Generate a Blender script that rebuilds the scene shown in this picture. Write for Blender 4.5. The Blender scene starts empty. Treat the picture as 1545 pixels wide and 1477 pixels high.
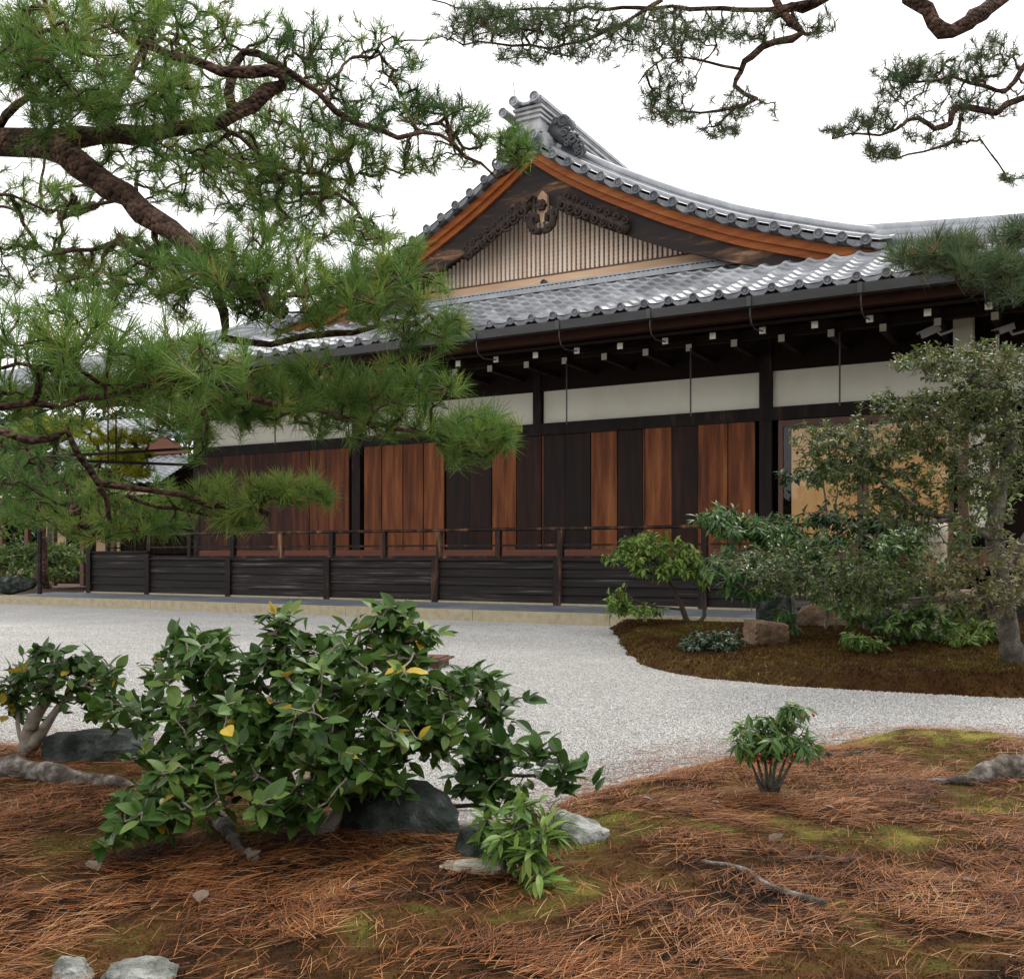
import bpy, math, random
import numpy as np
from mathutils import Vector, noise as mnoise
C = bpy.context.scene.collection
SC = bpy.context.scene
rnd = random.Random(7)
rng = np.random.default_rng(7)
R = math.radians
# ---------------------------------------------------------------- camera
FP = 1540.0            # focal length in photo pixels (photo 1545 x 1477), horizon at row 838
EYE = 1.0
cd = bpy.data.cameras.new("camera"); cam = bpy.data.objects.new("camera", cd); C.objects.link(cam)
cam.location = (0, 0, EYE); cam.rotation_euler = (R(90), 0, 0)
cd.sensor_width = 36; cd.lens = FP / 1545 * 36; cd.shift_y = 99.5 / 1545; cd.clip_start = 0.05; cd.clip_end = 2000
SC.camera = cam
# ---------------------------------------------------------------- world, sun, exposure
SUN_EL, SUN_AZ = 50.0, 38.0       # azimuth from +Y towards +X (behind the hall, to the right)
w = bpy.data.worlds.new("World"); SC.world = w; w.use_nodes = True
nt = w.node_tree; nt.nodes.clear()
sky = nt.nodes.new("ShaderNodeTexSky"); sky.sky_type = 'NISHITA'; sky.sun_disc = False
sky.sun_elevation = R(SUN_EL); sky.sun_rotation = R(SUN_AZ); sky.dust_density = 4; sky.air_density = 1.0
mix = nt.nodes.new("ShaderNodeMix"); mix.data_type = 'RGBA'; mix.inputs[0].default_value = 0.90
mix.inputs[7].default_value = (10.9, 10.75, 10.6, 1)          # veil of bright cloud
bg = nt.nodes.new("ShaderNodeBackground"); bg.inputs[1].default_value = 0.10
out = nt.nodes.new("ShaderNodeOutputWorld")
nt.links.new(sky.outputs[0], mix.inputs[6]); nt.links.new(mix.outputs[2], bg.inputs[0]); nt.links.new(bg.outputs[0], out.inputs[0])
sl = bpy.data.lights.new("sun", 'SUN'); sl.energy = 1.5; sl.angle = R(11); sl.color = (1.0, 0.95, 0.87)
so = bpy.data.objects.new("sun", sl); C.objects.link(so)
sd = Vector((math.sin(R(SUN_AZ)) * math.cos(R(SUN_EL)), math.cos(R(SUN_AZ)) * math.cos(R(SUN_EL)), math.sin(R(SUN_EL))))
so.rotation_euler = sd.to_track_quat('Z', 'Y').to_euler()
SC.view_settings.view_transform = 'Standard'; SC.view_settings.look = 'None'
SC.view_settings.exposure = 0.80; SC.view_settings.gamma = 1.0
# ---------------------------------------------------------------- helpers
def wp(px, py, Y):
    return np.array(((px - 772.5) / FP * Y, Y, EYE + (838 - py) / FP * Y))
def gp(px, py, h=0.0):
    return wp(px, py, (EYE - h) * FP / (py - 838))
def tag(o, label=None, cat=None, group=None, kind=None):
    if label: o["label"] = label
    if cat: o["category"] = cat
    if group: o["group"] = group
    if kind: o["kind"] = kind
    return o
def empty(name, loc, rz=0.0):
    o = bpy.data.objects.new(name, None); C.objects.link(o); o.location = loc; o.rotation_euler = (0, 0, rz)
    o.empty_display_size = 0.2
    return o
def unit(a):
    a = np.asarray(a, float); n = np.linalg.norm(a, axis=-1, keepdims=True); return a / np.maximum(n, 1e-9)
class MB:
    """collects geometry and links it as ONE mesh object"""
    def __init__(s): s.v = []; s.f = {3: [], 4: []}; s.poly = []; s.n = 0; s.t = []
    def add(s, v, f, tint=0.5):
        v = np.asarray(v, float).reshape(-1, 3); m = len(v)
        s.v.append(v); s.t.append(np.broadcast_to(np.asarray(tint, float), (m,)).copy())
        if isinstance(f, np.ndarray): s.f[f.shape[1]].append(f + s.n)
        else:
            for q in f:
                if len(q) in (3, 4): s.f[len(q)].append(np.array([q]) + s.n)
                else: s.poly.append([i + s.n for i in q])
        s.n += m
        return s
    def box(s, x0, x1, y0, y1, z0, z1, tint=0.5):
        v = [(x, y, z) for z in (z0, z1) for y in (y0, y1) for x in (x0, x1)]
        return s.add(v, np.array([(0, 2, 3, 1), (4, 5, 7, 6), (0, 1, 5, 4), (2, 6, 7, 3), (0, 4, 6, 2), (1, 3, 7, 5)]), tint)
    def tube(s, pts, rad, n=6, tint=0.5, caps=True):
        p = np.asarray(pts, float); k = len(p); rad = np.broadcast_to(np.asarray(rad, float), (k,))
        d = np.gradient(p, axis=0); d = unit(d)
        a = np.array((0, 0, 1.0)) if abs(d[0][2]) < .9 else np.array((1.0, 0, 0))
        vs = []
        for i in range(k):
            a = a - d[i] * np.dot(a, d[i]); a = unit(a); b = np.cross(d[i], a)
            th = np.arange(n) * 2 * math.pi / n
            vs.append(p[i] + rad[i] * (np.cos(th)[:, None] * a + np.sin(th)[:, None] * b))
        f = []
        for i in range(k - 1):
            for j in range(n):
                f.append((i * n + j, i * n + (j + 1) % n, (i + 1) * n + (j + 1) % n, (i + 1) * n + j))
        s.add(np.concatenate(vs), np.array(f), tint)
        if caps:
            s.poly.append([s.n - k * n + j for j in range(n)][::-1]); s.poly.append([s.n - n + j for j in range(n)])
        return s
    def prism(s, outline, axis, a0, a1, tint=0.5):
        """outline (p,q) closed polygon extruded along axis 0/1/2 from a0 to a1"""
        k = len(outline); vs = []
        for a in (a0, a1):
            for p, q in outline:
                c = [p, q]; c.insert(axis, a); vs.append(c)
        s.add(vs, [tuple(range(k))[::-1], tuple(range(k, 2 * k))] + [(i, (i + 1) % k, k + (i + 1) % k, k + i) for i in range(k)], tint)
        return s
    def build(s, name, mat, parent=None, org=None, smooth=False, normals=True):
        me = bpy.data.meshes.new(name)
        v = np.concatenate(s.v)
        if org is not None: v = v - np.asarray(org, float)
        loops = []; starts = []; tot = 0
        for k in (3, 4):
            if s.f[k]:
                a = np.concatenate(s.f[k]); loops.append(a.ravel()); starts.append(tot + np.arange(len(a)) * k); tot += a.size
        for q in s.poly:
            loops.append(np.array(q)); starts.append(np.array([tot])); tot += len(q)
        loops = np.concatenate(loops); starts = np.concatenate(starts)
        me.vertices.add(len(v)); me.vertices.foreach_set("co", v.astype(np.float32).ravel())
        me.loops.add(len(loops)); me.loops.foreach_set("vertex_index", loops.astype(np.int32))
        me.polygons.add(len(starts)); me.polygons.foreach_set("loop_start", starts.astype(np.int32))
        me.update(calc_edges=True); me.validate()
        at = me.attributes.new("tint", 'FLOAT', 'POINT'); at.data.foreach_set("value", np.concatenate(s.t).astype(np.float32))
        me.polygons.foreach_set("use_smooth", np.full(len(me.polygons), bool(smooth)))
        me.materials.append(mat)
        o = bpy.data.objects.new(name, me); C.objects.link(o)
        if parent is not None: o.parent = parent
        return o
# ---------------------------------------------------------------- materials
def ramp_mat(name, stops, a=1.0, b=0.0, c=0.0, scale=8.0, stretch=(1, 1, 1), detail=6, rough=0.7, spec=0.4,
             bump=0.0, bscale=None, bstretch=None, trans=0.0, coat=0.0, metal=0.0, vor=None, rough2=None):
    m = bpy.data.materials.new(name); m.use_nodes = True; t = m.node_tree; N = t.nodes; L = t.links
    p = N["Principled BSDF"]; p.inputs["Roughness"].default_value = rough; p.inputs["Specular IOR Level"].default_value = spec
    p.inputs["Coat Weight"].default_value = coat; p.inputs["Metallic"].default_value = metal; p.inputs["Coat Roughness"].default_value = 0.04
    tc = N.new("ShaderNodeTexCoord")
    def nz(sc, st, det):
        mp = N.new("ShaderNodeMapping"); mp.inputs["Scale"].default_value = st; L.new(tc.outputs["Object"], mp.inputs[0])
        n = N.new("ShaderNodeTexNoise"); n.inputs["Scale"].default_value = sc; n.inputs["Detail"].default_value = det
        n.inputs["Roughness"].default_value = 0.62; L.new(mp.outputs[0], n.inputs["Vector"]); return n.outputs[0]
    def vz(sc):
        n = N.new("ShaderNodeTexVoronoi"); n.inputs["Scale"].default_value = sc; L.new(tc.outputs["Object"], n.inputs["Vector"]); return n
    def math_(op, x, y):
        n = N.new("ShaderNodeMath"); n.operation = op
        for i, q in enumerate((x, y)):
            if isinstance(q, (int, float)): n.inputs[i].default_value = q
            else: L.new(q, n.inputs[i])
        return n.outputs[0]
    fac = math_('MULTIPLY', math_('SUBTRACT', nz(scale, stretch, detail), 0.5), a)
    if vor:
        vn = vz(vor[0]); sp = N.new("ShaderNodeSeparateColor"); L.new(vn.outputs["Color"], sp.inputs[0])
        fac = math_('ADD', fac, math_('MULTIPLY', math_('SUBTRACT', sp.outputs[0], 0.5), vor[1]))
    if b:
        at = N.new("ShaderNodeAttribute"); at.attribute_name = "tint"
        fac = math_('ADD', fac, math_('MULTIPLY', at.outputs["Fac"], b))
    fac = math_('ADD', fac, c if c or b else 0.5)
    cr = N.new("ShaderNodeValToRGB"); e = cr.color_ramp.elements
    while len(e) < len(stops): e.new(0.5)
    for i, (pos, col) in enumerate(stops): e[i].position = pos; e[i].color = (*col, 1)
    L.new(fac, cr.inputs[0]); L.new(cr.outputs[0], p.inputs["Base Color"])
    if rough2 is not None:
        rr = N.new("ShaderNodeMapRange"); rr.inputs["To Min"].default_value = rough; rr.inputs["To Max"].default_value = rough2
        L.new(nz(scale * .6, stretch, 3), rr.inputs[0]); L.new(rr.outputs[0], p.inputs["Roughness"])
    if bump:
        bm = N.new("ShaderNodeBump"); bm.inputs["Distance"].default_value = bump; bm.inputs["Strength"].default_value = 1.0
        if vor:
            L.new(math_('SUBTRACT', 1.0, vn.outputs["Distance"]), bm.inputs["Height"])
        else:
            L.new(nz(bscale or scale, bstretch or stretch, detail), bm.inputs["Height"])
        L.new(bm.outputs[0], p.inputs["Normal"])
    if trans:
        tr = N.new("ShaderNodeBsdfTranslucent"); L.new(cr.outputs[0], tr.inputs[0])
        mx = N.new("ShaderNodeMixShader"); mx.inputs[0].default_value = trans
        L.new(p.outputs[0], mx.inputs[1]); L.new(tr.outputs[0], mx.inputs[2]); L.new(mx.outputs[0], N["Material Output"].inputs[0])
    return m
M = {}
GV = (1, 1, .045)
M['plank'] = ramp_mat('plank_wood', [(0, (.009, .006, .0052)), (.28, (.028, .0105, .007)), (.46, (.066, .021, .010)), (.68, (.155, .046, .0155)), (1, (.34, .125, .042))], a=1.25, b=.86, c=.02, scale=3.6, stretch=(2.2, 1, .18), detail=13, rough=.62, spec=.2, bump=.004, bscale=16, bstretch=GV)
M['darkwood'] = ramp_mat('charred_wood', [(0, (.006, .005, .0045)), (.5, (.014, .0105, .010)), (.64, (.026, .021, .019)), (1, (.16, .145, .135))], a=1.9, b=.25, c=.36, scale=8, stretch=(.10, .1, 2.6), detail=12, rough=.7, spec=.2, bump=.008)
M['darkpost'] = ramp_mat('dark_post_wood', [(0, (.007, .005, .0045)), (.45, (.016, .010, .008)), (.62, (.055, .028, .017)), (1, (.24, .13, .07))], a=2.2, b=.75, c=.14, scale=6, stretch=(1, 1, .2), detail=9, rough=.68, spec=.22, bump=.004)
M['redwood'] = ramp_mat('red_wood', [(0, (.07, .025, .015)), (.5, (.14, .045, .024)), (1, (.22, .085, .045))], a=1.0, scale=9, stretch=(.06, 1, 1), rough=.6, bump=.003)
M['barge'] = ramp_mat('barge_wood', [(0, (.10, .024, .006)), (.5, (.27, .072, .016)), (1, (.42, .15, .04))], a=1.5, b=.5, c=.25, scale=7, stretch=(.22, 1, 1.6), detail=10, rough=.62, spec=.25, bump=.004)
M['burnt'] = ramp_mat('burnt_wood', [(0, (.007, .0045, .004)), (.45, (.018, .010, .008)), (.64, (.10, .047, .024)), (1, (.44, .26, .15))], a=2.4, c=.42, scale=3.0, stretch=(.30, 1, 1.6), detail=8, rough=.75, bump=.01)
M['carved'] = ramp_mat('carved_dark_wood', [(0, (.008, .005, .004)), (.6, (.028, .015, .010)), (1, (.09, .045, .028))], a=1.4, scale=7, rough=.75, bump=.01)
M['pale'] = ramp_mat('pale_wood', [(0, (.62, .45, .34)), (.5, (.86, .71, .58)), (1, (.93, .83, .73))], a=.9, b=.4, c=.3, scale=8, stretch=(1, 1, .1), rough=.7, bump=.002)
M['pendwood'] = ramp_mat('pendant_wood', [(0, (.16, .085, .05)), (.5, (.36, .23, .15)), (1, (.60, .44, .31))], a=1.8, scale=8, stretch=(1, 1, .2), rough=.7)
M['paleh'] = ramp_mat('pale_board', [(0, (.40, .24, .14)), (.5, (.64, .43, .27)), (1, (.78, .60, .43))], a=1.2, scale=6, stretch=(.12, 1, 1), rough=.7, bump=.003)
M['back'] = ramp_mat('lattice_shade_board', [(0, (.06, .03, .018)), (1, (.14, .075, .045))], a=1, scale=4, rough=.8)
M['plaster'] = ramp_mat('plaster', [(0, (.64, .61, .50)), (.5, (.80, .78, .67)), (1, (.87, .85, .75))], a=1.3, scale=1.1, detail=10, stretch=(1, 1, .6), rough=.9, bump=.002, bscale=40)
M['capwhite'] = ramp_mat('white_paint', [(0, (.55, .52, .45)), (1, (.80, .77, .69))], a=.9, scale=9, rough=.8)
M['tile'] = ramp_mat('roof_tile', [(0, (.11, .118, .13)), (.5, (.28, .295, .32)), (1, (.52, .535, .56))], a=1.1, b=.5, c=.22, scale=4, detail=10, rough=.30, rough2=.5, spec=.7, bump=.003, bscale=30, coat=.15, metal=.3)
M['tile_end'] = ramp_mat('tile_end', [(0, (.07, .075, .085)), (.5, (.15, .155, .17)), (1, (.30, .31, .33))], a=1.3, b=.4, c=.3, scale=14, rough=.6, bump=.003, bscale=60)  # roof tile darkened in colour for the dimmer surroundings upright ends would reflect
M['tile2'] = ramp_mat('pale_mortar_tile', [(0, (.22, .23, .24)), (1, (.60, .61, .62))], a=1.6, scale=6, detail=8, rough=.6, bump=.004)
M['onigawara'] = ramp_mat('dark_ornament_tile', [(0, (.02, .022, .026)), (1, (.13, .14, .155))], a=1.2, scale=9, rough=.5, bump=.01)
M['gutter'] = ramp_mat('gutter_metal', [(0, (.028, .028, .031)), (1, (.075, .073, .078))], a=1.4, scale=3, stretch=(.4, 1, 1), detail=8, rough=.55, metal=.2)
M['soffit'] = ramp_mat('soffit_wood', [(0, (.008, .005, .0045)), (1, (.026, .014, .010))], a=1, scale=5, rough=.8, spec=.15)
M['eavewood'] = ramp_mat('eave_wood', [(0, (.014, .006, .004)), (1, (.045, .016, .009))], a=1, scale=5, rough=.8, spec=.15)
M['curb'] = ramp_mat('curb_granite', [(0, (.20, .165, .10)), (.5, (.36, .31, .205)), (1, (.47, .42, .31))], a=1.2, scale=9, detail=10, rough=.85, bump=.004, bscale=80)
M['slate'] = ramp_mat('slate_paving', [(0, (.09, .105, .125)), (1, (.20, .22, .25))], a=.7, b=.6, c=.2, scale=4, rough=.6, bump=.003)
M['gold'] = ramp_mat('golden_board', [(0, (.46, .25, .085)), (.5, (.68, .40, .15)), (1, (.80, .52, .23))], a=1.2, scale=5, stretch=(1, 1, .12), rough=.5, bump=.001)
M['frame'] = ramp_mat('brown_frame', [(0, (.05, .022, .014)), (1, (.14, .06, .035))], a=1, scale=8, stretch=GV, rough=.5)
M['greymetal'] = ramp_mat('camera_casing', [(0, (.30, .31, .32)), (1, (.5, .5, .5))], a=.4, scale=6, rough=.4)
M['black'] = ramp_mat('black_glass', [(0, (.01, .01, .012)), (1, (.02, .02, .02))], a=.4, scale=6, rough=.1)
gl = bpy.data.materials.new('window_glass'); gl.use_nodes = True; t_ = gl.node_tree; t_.nodes.clear()
o_ = t_.nodes.new("ShaderNodeOutputMaterial"); m_ = t_.nodes.new("ShaderNodeMixShader"); f_ = t_.nodes.new("ShaderNodeFresnel"); f_.inputs[0].default_value = 1.33
a_ = t_.nodes.new("ShaderNodeBsdfTransparent"); b_ = t_.nodes.new("ShaderNodeBsdfGlossy"); b_.inputs["Roughness"].default_value = 0.01
t_.links.new(f_.outputs[0], m_.inputs[0]); t_.links.new(a_.outputs[0], m_.inputs[1]); t_.links.new(b_.outputs[0], m_.inputs[2]); t_.links.new(m_.outputs[0], o_.inputs[0])
M['glass'] = gl
# ground
M['gravel'] = ramp_mat('gravel', [(0, (.18, .175, .165)), (.3, (.37, .36, .345)), (.65, (.50, .49, .475)), (1, (.64, .63, .615))], a=.5, scale=1.2, detail=10, rough=.9, spec=.2, vor=(80, .95), bump=.015)
M['pebble'] = ramp_mat('pebble', [(0, (.30, .29, .275)), (.35, (.43, .42, .405)), (.7, (.54, .53, .515)), (1, (.66, .65, .635))], a=.3, b=.9, c=.05, scale=1.2, rough=.85, spec=.25)
M['moss'] = ramp_mat('moss', [(0, (.014, .009, .005)), (.28, (.045, .020, .008)), (.46, (.085, .040, .013)), (.62, (.080, .062, .014)), (.78, (.14, .125, .022)), (1, (.28, .25, .045))], a=1.3, b=.85, c=.06, scale=6, detail=14, rough=.95, spec=.1, bump=.03, bscale=40)
M['bed'] = ramp_mat('brown_moss', [(0, (.018, .009, .004)), (.5, (.056, .025, .008)), (.8, (.095, .055, .014)), (1, (.16, .14, .03))], a=1.3, b=.5, c=.22, scale=3, detail=12, rough=.95, spec=.1, bump=.03, bscale=34)
M['fuzz'] = ramp_mat('moss_tufts', [(0, (.025, .012, .006)), (.38, (.080, .038, .012)), (.6, (.095, .075, .016)), (.8, (.18, .165, .03)), (1, (.36, .36, .14))], a=1.1, b=.98, c=.03, scale=6, rough=.9, spec=.15, trans=.3)
M['earth'] = ramp_mat('earth', [(0, (.03, .016, .010)), (1, (.10, .05, .03))], a=1.3, scale=1.3, detail=10, rough=.95, bump=.03, bscale=12)
M['needle_dry'] = ramp_mat('dry_needles', [(0, (.035, .013, .006)), (.42, (.15, .050, .016)), (.75, (.32, .125, .040)), (1, (.46, .28, .14))], a=.7, b=.95, c=.0, scale=3, rough=.65, spec=.2)
M['deadleaf'] = ramp_mat('dead_leaf', [(0, (.09, .055, .038)), (1, (.26, .20, .155))], a=.8, b=.6, c=.2, scale=20, rough=.8, trans=.1)
M['rock_dark'] = ramp_mat('dark_rock', [(0, (.005, .007, .005)), (.42, (.020, .026, .021)), (.58, (.045, .056, .048)), (.7, (.058, .068, .064)), (1, (.22, .25, .23))], a=2.0, scale=7, detail=14, rough=.88, spec=.25, bump=.05, bscale=13)
M['rock_grey'] = ramp_mat('grey_rock', [(0, (.05, .055, .048)), (.42, (.18, .19, .17)), (.6, (.32, .33, .31)), (1, (.52, .53, .50))], a=2.0, scale=10, detail=14, rough=.9, bump=.045, bscale=16)
M['rock_pale'] = ramp_mat('pale_rock', [(0, (.20, .19, .14)), (.5, (.42, .39, .31)), (1, (.58, .55, .46))], a=1.2, scale=7, detail=10, rough=.9, bump=.03, bscale=12)
M['rock_tan'] = ramp_mat('tan_rock', [(0, (.05, .03, .02)), (.5, (.17, .105, .062)), (1, (.32, .24, .17))], a=1.6, scale=6, detail=12, rough=.9, bump=.05, bscale=8)
M['pillarstone'] = ramp_mat('pillar_stone', [(0, (.16, .09, .035)), (.38, (.34, .21, .10)), (.58, (.52, .47, .40)), (1, (.66, .64, .60))], a=1.5, scale=2.2, detail=10, rough=.9, bump=.03, bscale=16)
# plants
M['bark_red'] = ramp_mat('pine_bark', [(0, (.022, .015, .012)), (.40, (.062, .040, .031)), (.60, (.13, .078, .058)), (.85, (.21, .135, .10)), (1, (.34, .28, .24))], a=1.5, scale=11, stretch=(1, 1, 1), detail=14, rough=.95, spec=.12, vor=(40, .22), bump=.035)
M['twig'] = ramp_mat('twig_bark', [(0, (.022, .016, .012)), (1, (.10, .07, .05))], a=1.2, scale=30, rough=.9)
M['palebark'] = ramp_mat('pale_bark', [(0, (.10, .085, .065)), (.5, (.26, .225, .18)), (1, (.42, .38, .32))], a=1.3, scale=14, detail=10, rough=.95, bump=.012, bscale=30)
M['greybark'] = ramp_mat('grey_bark', [(0, (.035, .030, .024)), (.45, (.11, .098, .08)), (.7, (.22, .205, .175)), (1, (.42, .41, .38))], a=1.8, scale=9, detail=12, rough=.95, bump=.02, bscale=30)
M['rootbark'] = ramp_mat('root_bark', [(0, (.025, .020, .016)), (.42, (.085, .07, .055)), (.6, (.19, .165, .14)), (1, (.46, .42, .38))], a=2.2, scale=14, detail=14, rough=.95, bump=.05, bscale=22)
M['needle'] = ramp_mat('pine_needle', [(0, (.022, .062, .016)), (.4, (.072, .158, .032)), (.7, (.165, .26, .05)), (.9, (.34, .38, .09)), (.96, (.28, .15, .05)), (1, (.32, .18, .07))], a=.35, b=1.05, c=-.03, scale=2, rough=.5, spec=.22, trans=.40)
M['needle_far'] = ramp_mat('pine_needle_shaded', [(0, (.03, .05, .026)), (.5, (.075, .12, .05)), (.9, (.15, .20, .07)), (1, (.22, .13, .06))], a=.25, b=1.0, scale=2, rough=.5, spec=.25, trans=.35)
M['needle_yellow'] = ramp_mat('pine_needle_yellow', [(0, (.09, .14, .015)), (.5, (.30, .33, .025)), (1, (.5, .5, .06))], a=.25, b=1.0, scale=2, rough=.5, spec=.2, trans=.4)
M['camellia'] = ramp_mat('camellia_leaf', [(0, (.022, .058, .012)), (.5, (.064, .135, .026)), (.82, (.165, .24, .05)), (.9, (.19, .22, .04)), (.94, (.46, .32, .03)), (1, (.58, .42, .06))], a=.14, b=1.0, scale=6, rough=.36, rough2=.5, spec=.32, trans=.25)
M['bronze'] = ramp_mat('bronze_leaf', [(0, (.04, .085, .018)), (.4, (.105, .15, .036)), (.75, (.20, .18, .065)), (1, (.38, .32, .21))], a=.3, b=1.0, scale=2, rough=.4, spec=.4, trans=.28)
M['greenleaf'] = ramp_mat('green_leaf', [(0, (.025, .07, .02)), (.5, (.075, .16, .04)), (1, (.20, .28, .06))], a=.2, b=1.0, scale=3, rough=.45, spec=.35, trans=.3)
M['limeleaf'] = ramp_mat('lime_leaf', [(0, (.055, .12, .025)), (.5, (.15, .25, .045)), (1, (.30, .37, .08))], a=.2, b=1.0, scale=3, rough=.5, spec=.3, trans=.32)
M['darkleaf'] = ramp_mat('dark_leaf', [(0, (.008, .022, .010)), (.5, (.022, .055, .02)), (1, (.055, .10, .035))], a=.2, b=1.0, scale=3, rough=.45, trans=.15)
M['berry'] = ramp_mat('red_berry', [(0, (.35, .01, .02)), (1, (.55, .03, .04))], a=.5, scale=5, rough=.25)
M['bud'] = ramp_mat('flower_bud', [(0, (.30, .26, .12)), (1, (.52, .46, .28))], a=.8, scale=30, rough=.5)
# ---------------------------------------------------------------- ground
def poly_sdf(X, Y, P):
    P = np.asarray(P, float); d = np.full(X.shape, 1e9); ins = np.zeros(X.shape, bool)
    for (x0, y0), (x1, y1) in zip(P, np.roll(P, -1, 0)):
        ex, ey = x1 - x0, y1 - y0; L2 = ex * ex + ey * ey + 1e-12
        t = np.clip(((X - x0) * ex + (Y - y0) * ey) / L2, 0, 1)
        d = np.minimum(d, np.hypot(X - x0 - t * ex, Y - y0 - t * ey))
        c = ((y0 > Y) != (y1 > Y)) & (X < (x1 - x0) * (Y - y0) / (y1 - y0 + 1e-12) + x0); ins ^= c
    return np.where(ins, d, -d)
def nz2(X, Y, s, seed=0.0):
    f = np.frompyfunc(lambda a, b: mnoise.noise((a * s, b * s, seed)), 2, 1); return f(X, Y).astype(float)
def smooth(x): x = np.clip(x, 0, 1); return x * x * (3 - 2 * x)
FB = [(1545, 1113), (1420, 1106), (1300, 1110), (1200, 1126), (1080, 1136), (985, 1156), (900, 1182), (840, 1205), (770, 1238), (705, 1246), (650, 1232), (540, 1212), (430, 1180), (320, 1150), (210, 1128), (90, 1118), (0, 1132)]
FPOLY = [(9, 6.6)] + [tuple(gp(a, b)[:2]) for a, b in FB] + [(-4.2, 5.6), (-9, 6.4), (-9, -3), (9, -3)]
BB = [(918, 945), (930, 962), (944, 985), (962, 1003), (1000, 1014), (1060, 1024), (1160, 1034), (1260, 1041), (1400, 1048), (1545, 1054)]
BPOLY = [tuple(gp(a, b)[:2]) for a, b in BB] + [(9, 6.0), (14, 7), (13, 10.6), (4.6, 14.9), (3.25, 13.2)]
def h_fore(X, Y):
    X = np.asarray(X, float); Y = np.asarray(Y, float)
    d = poly_sdf(X, Y, FPOLY) + .10 * nz2(X, Y, 1.6, 3.1) + .05 * nz2(X, Y, 6, 1.1)
    return -.035 + .15 * smooth(d / .75 + .16) + smooth(d / .5) * (.045 * nz2(X, Y, 1.1, 5.5) + .02 * nz2(X, Y, 4, 9.2) + .008 * nz2(X, Y, 13, 2.2))
def h_bed(X, Y):
    X = np.asarray(X, float); Y = np.asarray(Y, float)
    d = poly_sdf(X, Y, BPOLY) + .05 * nz2(X, Y, 2.2, 7.7) + .03 * nz2(X, Y, 8, 4.4) + .022 * nz2(X, Y, 26, 4.9)
    return -.04 + .17 * smooth(d / .4 + .24) + .10 * smooth(d / 3) + smooth(d / .5) * (.03 * nz2(X, Y, 1.3, 8.5) + .012 * nz2(X, Y, 7, 3.3))
def litter(X, Y): return 1.25 * nz2(X, Y, 1.7, 21.) + 1.0 * nz2(X, Y, 5, 2.)
def moss_tone(X, Y):
    return .37 - .13 * (1 - smooth((Y - 2.7) / 1.2)) - .32 * litter(X, Y) + .06 * smooth((X + .2) / .8) + .40 * nz2(X, Y, 2.6, 40.) + .30 * nz2(X, Y, 9, 41.) + .36 * smooth((Y - 4.6) / .6) * smooth((X - .9) / .7)
def grid_sheet(name, hf, x0, x1, y0, y1, st, mat, cut=-.03):
    xs = np.arange(x0, x1 + st, st); ys = np.arange(y0, y1 + st, st)
    X, Y = np.meshgrid(xs, ys); Z = hf(X, Y); nx, ny = len(xs), len(ys)
    i = np.arange(nx * ny).reshape(ny, nx)
    q = np.stack([i[:-1, :-1], i[:-1, 1:], i[1:, 1:], i[1:, :-1]], -1).reshape(-1, 4)
    z = Z.ravel(); q = q[(z[q] > cut).any(1)]
    t = np.clip(moss_tone(X, Y), 0, 1).ravel() if hf is h_fore else .5 + .6 * nz2(X, Y, .8, 12.5).ravel()
    b = MB(); b.add(np.stack([X.ravel(), Y.ravel(), z], 1), q, t); o = b.build(name, mat, smooth=True); tag(o, kind='structure'); return o
tag(MB().add([(-500, -200, -.06), (500, -200, -.06), (500, 900, -.06), (-500, 900, -.06)], np.array([(0, 1, 2, 3)])).build('ground', M['earth']), kind='structure')
tag(MB().add([(-30, -4, 0), (30, -4, 0), (30, 11, 0), (9, 9.5, 0), (-9, 22, 0), (-30, 32, 0)], [(0, 1, 2, 3, 4, 5)]).build('gravel_court', M['gravel']), kind='structure')
grid_sheet('mossy_ground', h_fore, -8, 8, -2.5, 7.0, .05, M['moss'])
grid_sheet('moss_bed', h_bed, .6, 12, 5.8, 15.0, .06, M['bed'])
# ---------------------------------------------------------------- temple hall
UC, D0 = -8.3, 14.63
CA, SA = .8720, .4896
HROT = -math.asin(SA)
def bw(u, D, z=0.0): return np.array((u * CA + D * SA, -SA * u + CA * D, z))
def UU(px, D):
    r = (px - 772.5) / FP; t = D / (SA * r + CA); return t * (CA * r - SA)
def ZZ(px, py, D):
    r = (px - 772.5) / FP; t = D / (SA * r + CA); return EYE + (838 - py) / FP * t
ORG = (UC, D0, 0)
hall = empty('temple_hall', bw(UC, D0), HROT)
tag(hall, 'large dark timber temple hall with grey tiled gable roof, plank doors and railed veranda', 'temple hall')
def hb(mb, name, mat, parent=None, smooth=False):
    return mb.build(name, mat, parent or hall, ORG, smooth)
FL = .945; DW = 16.13; DS = 14.63; DC = 13.28
UL, UR = -16.9, -.1            # wall corners
SL = -18.68                    # veranda skirt, left corner
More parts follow.
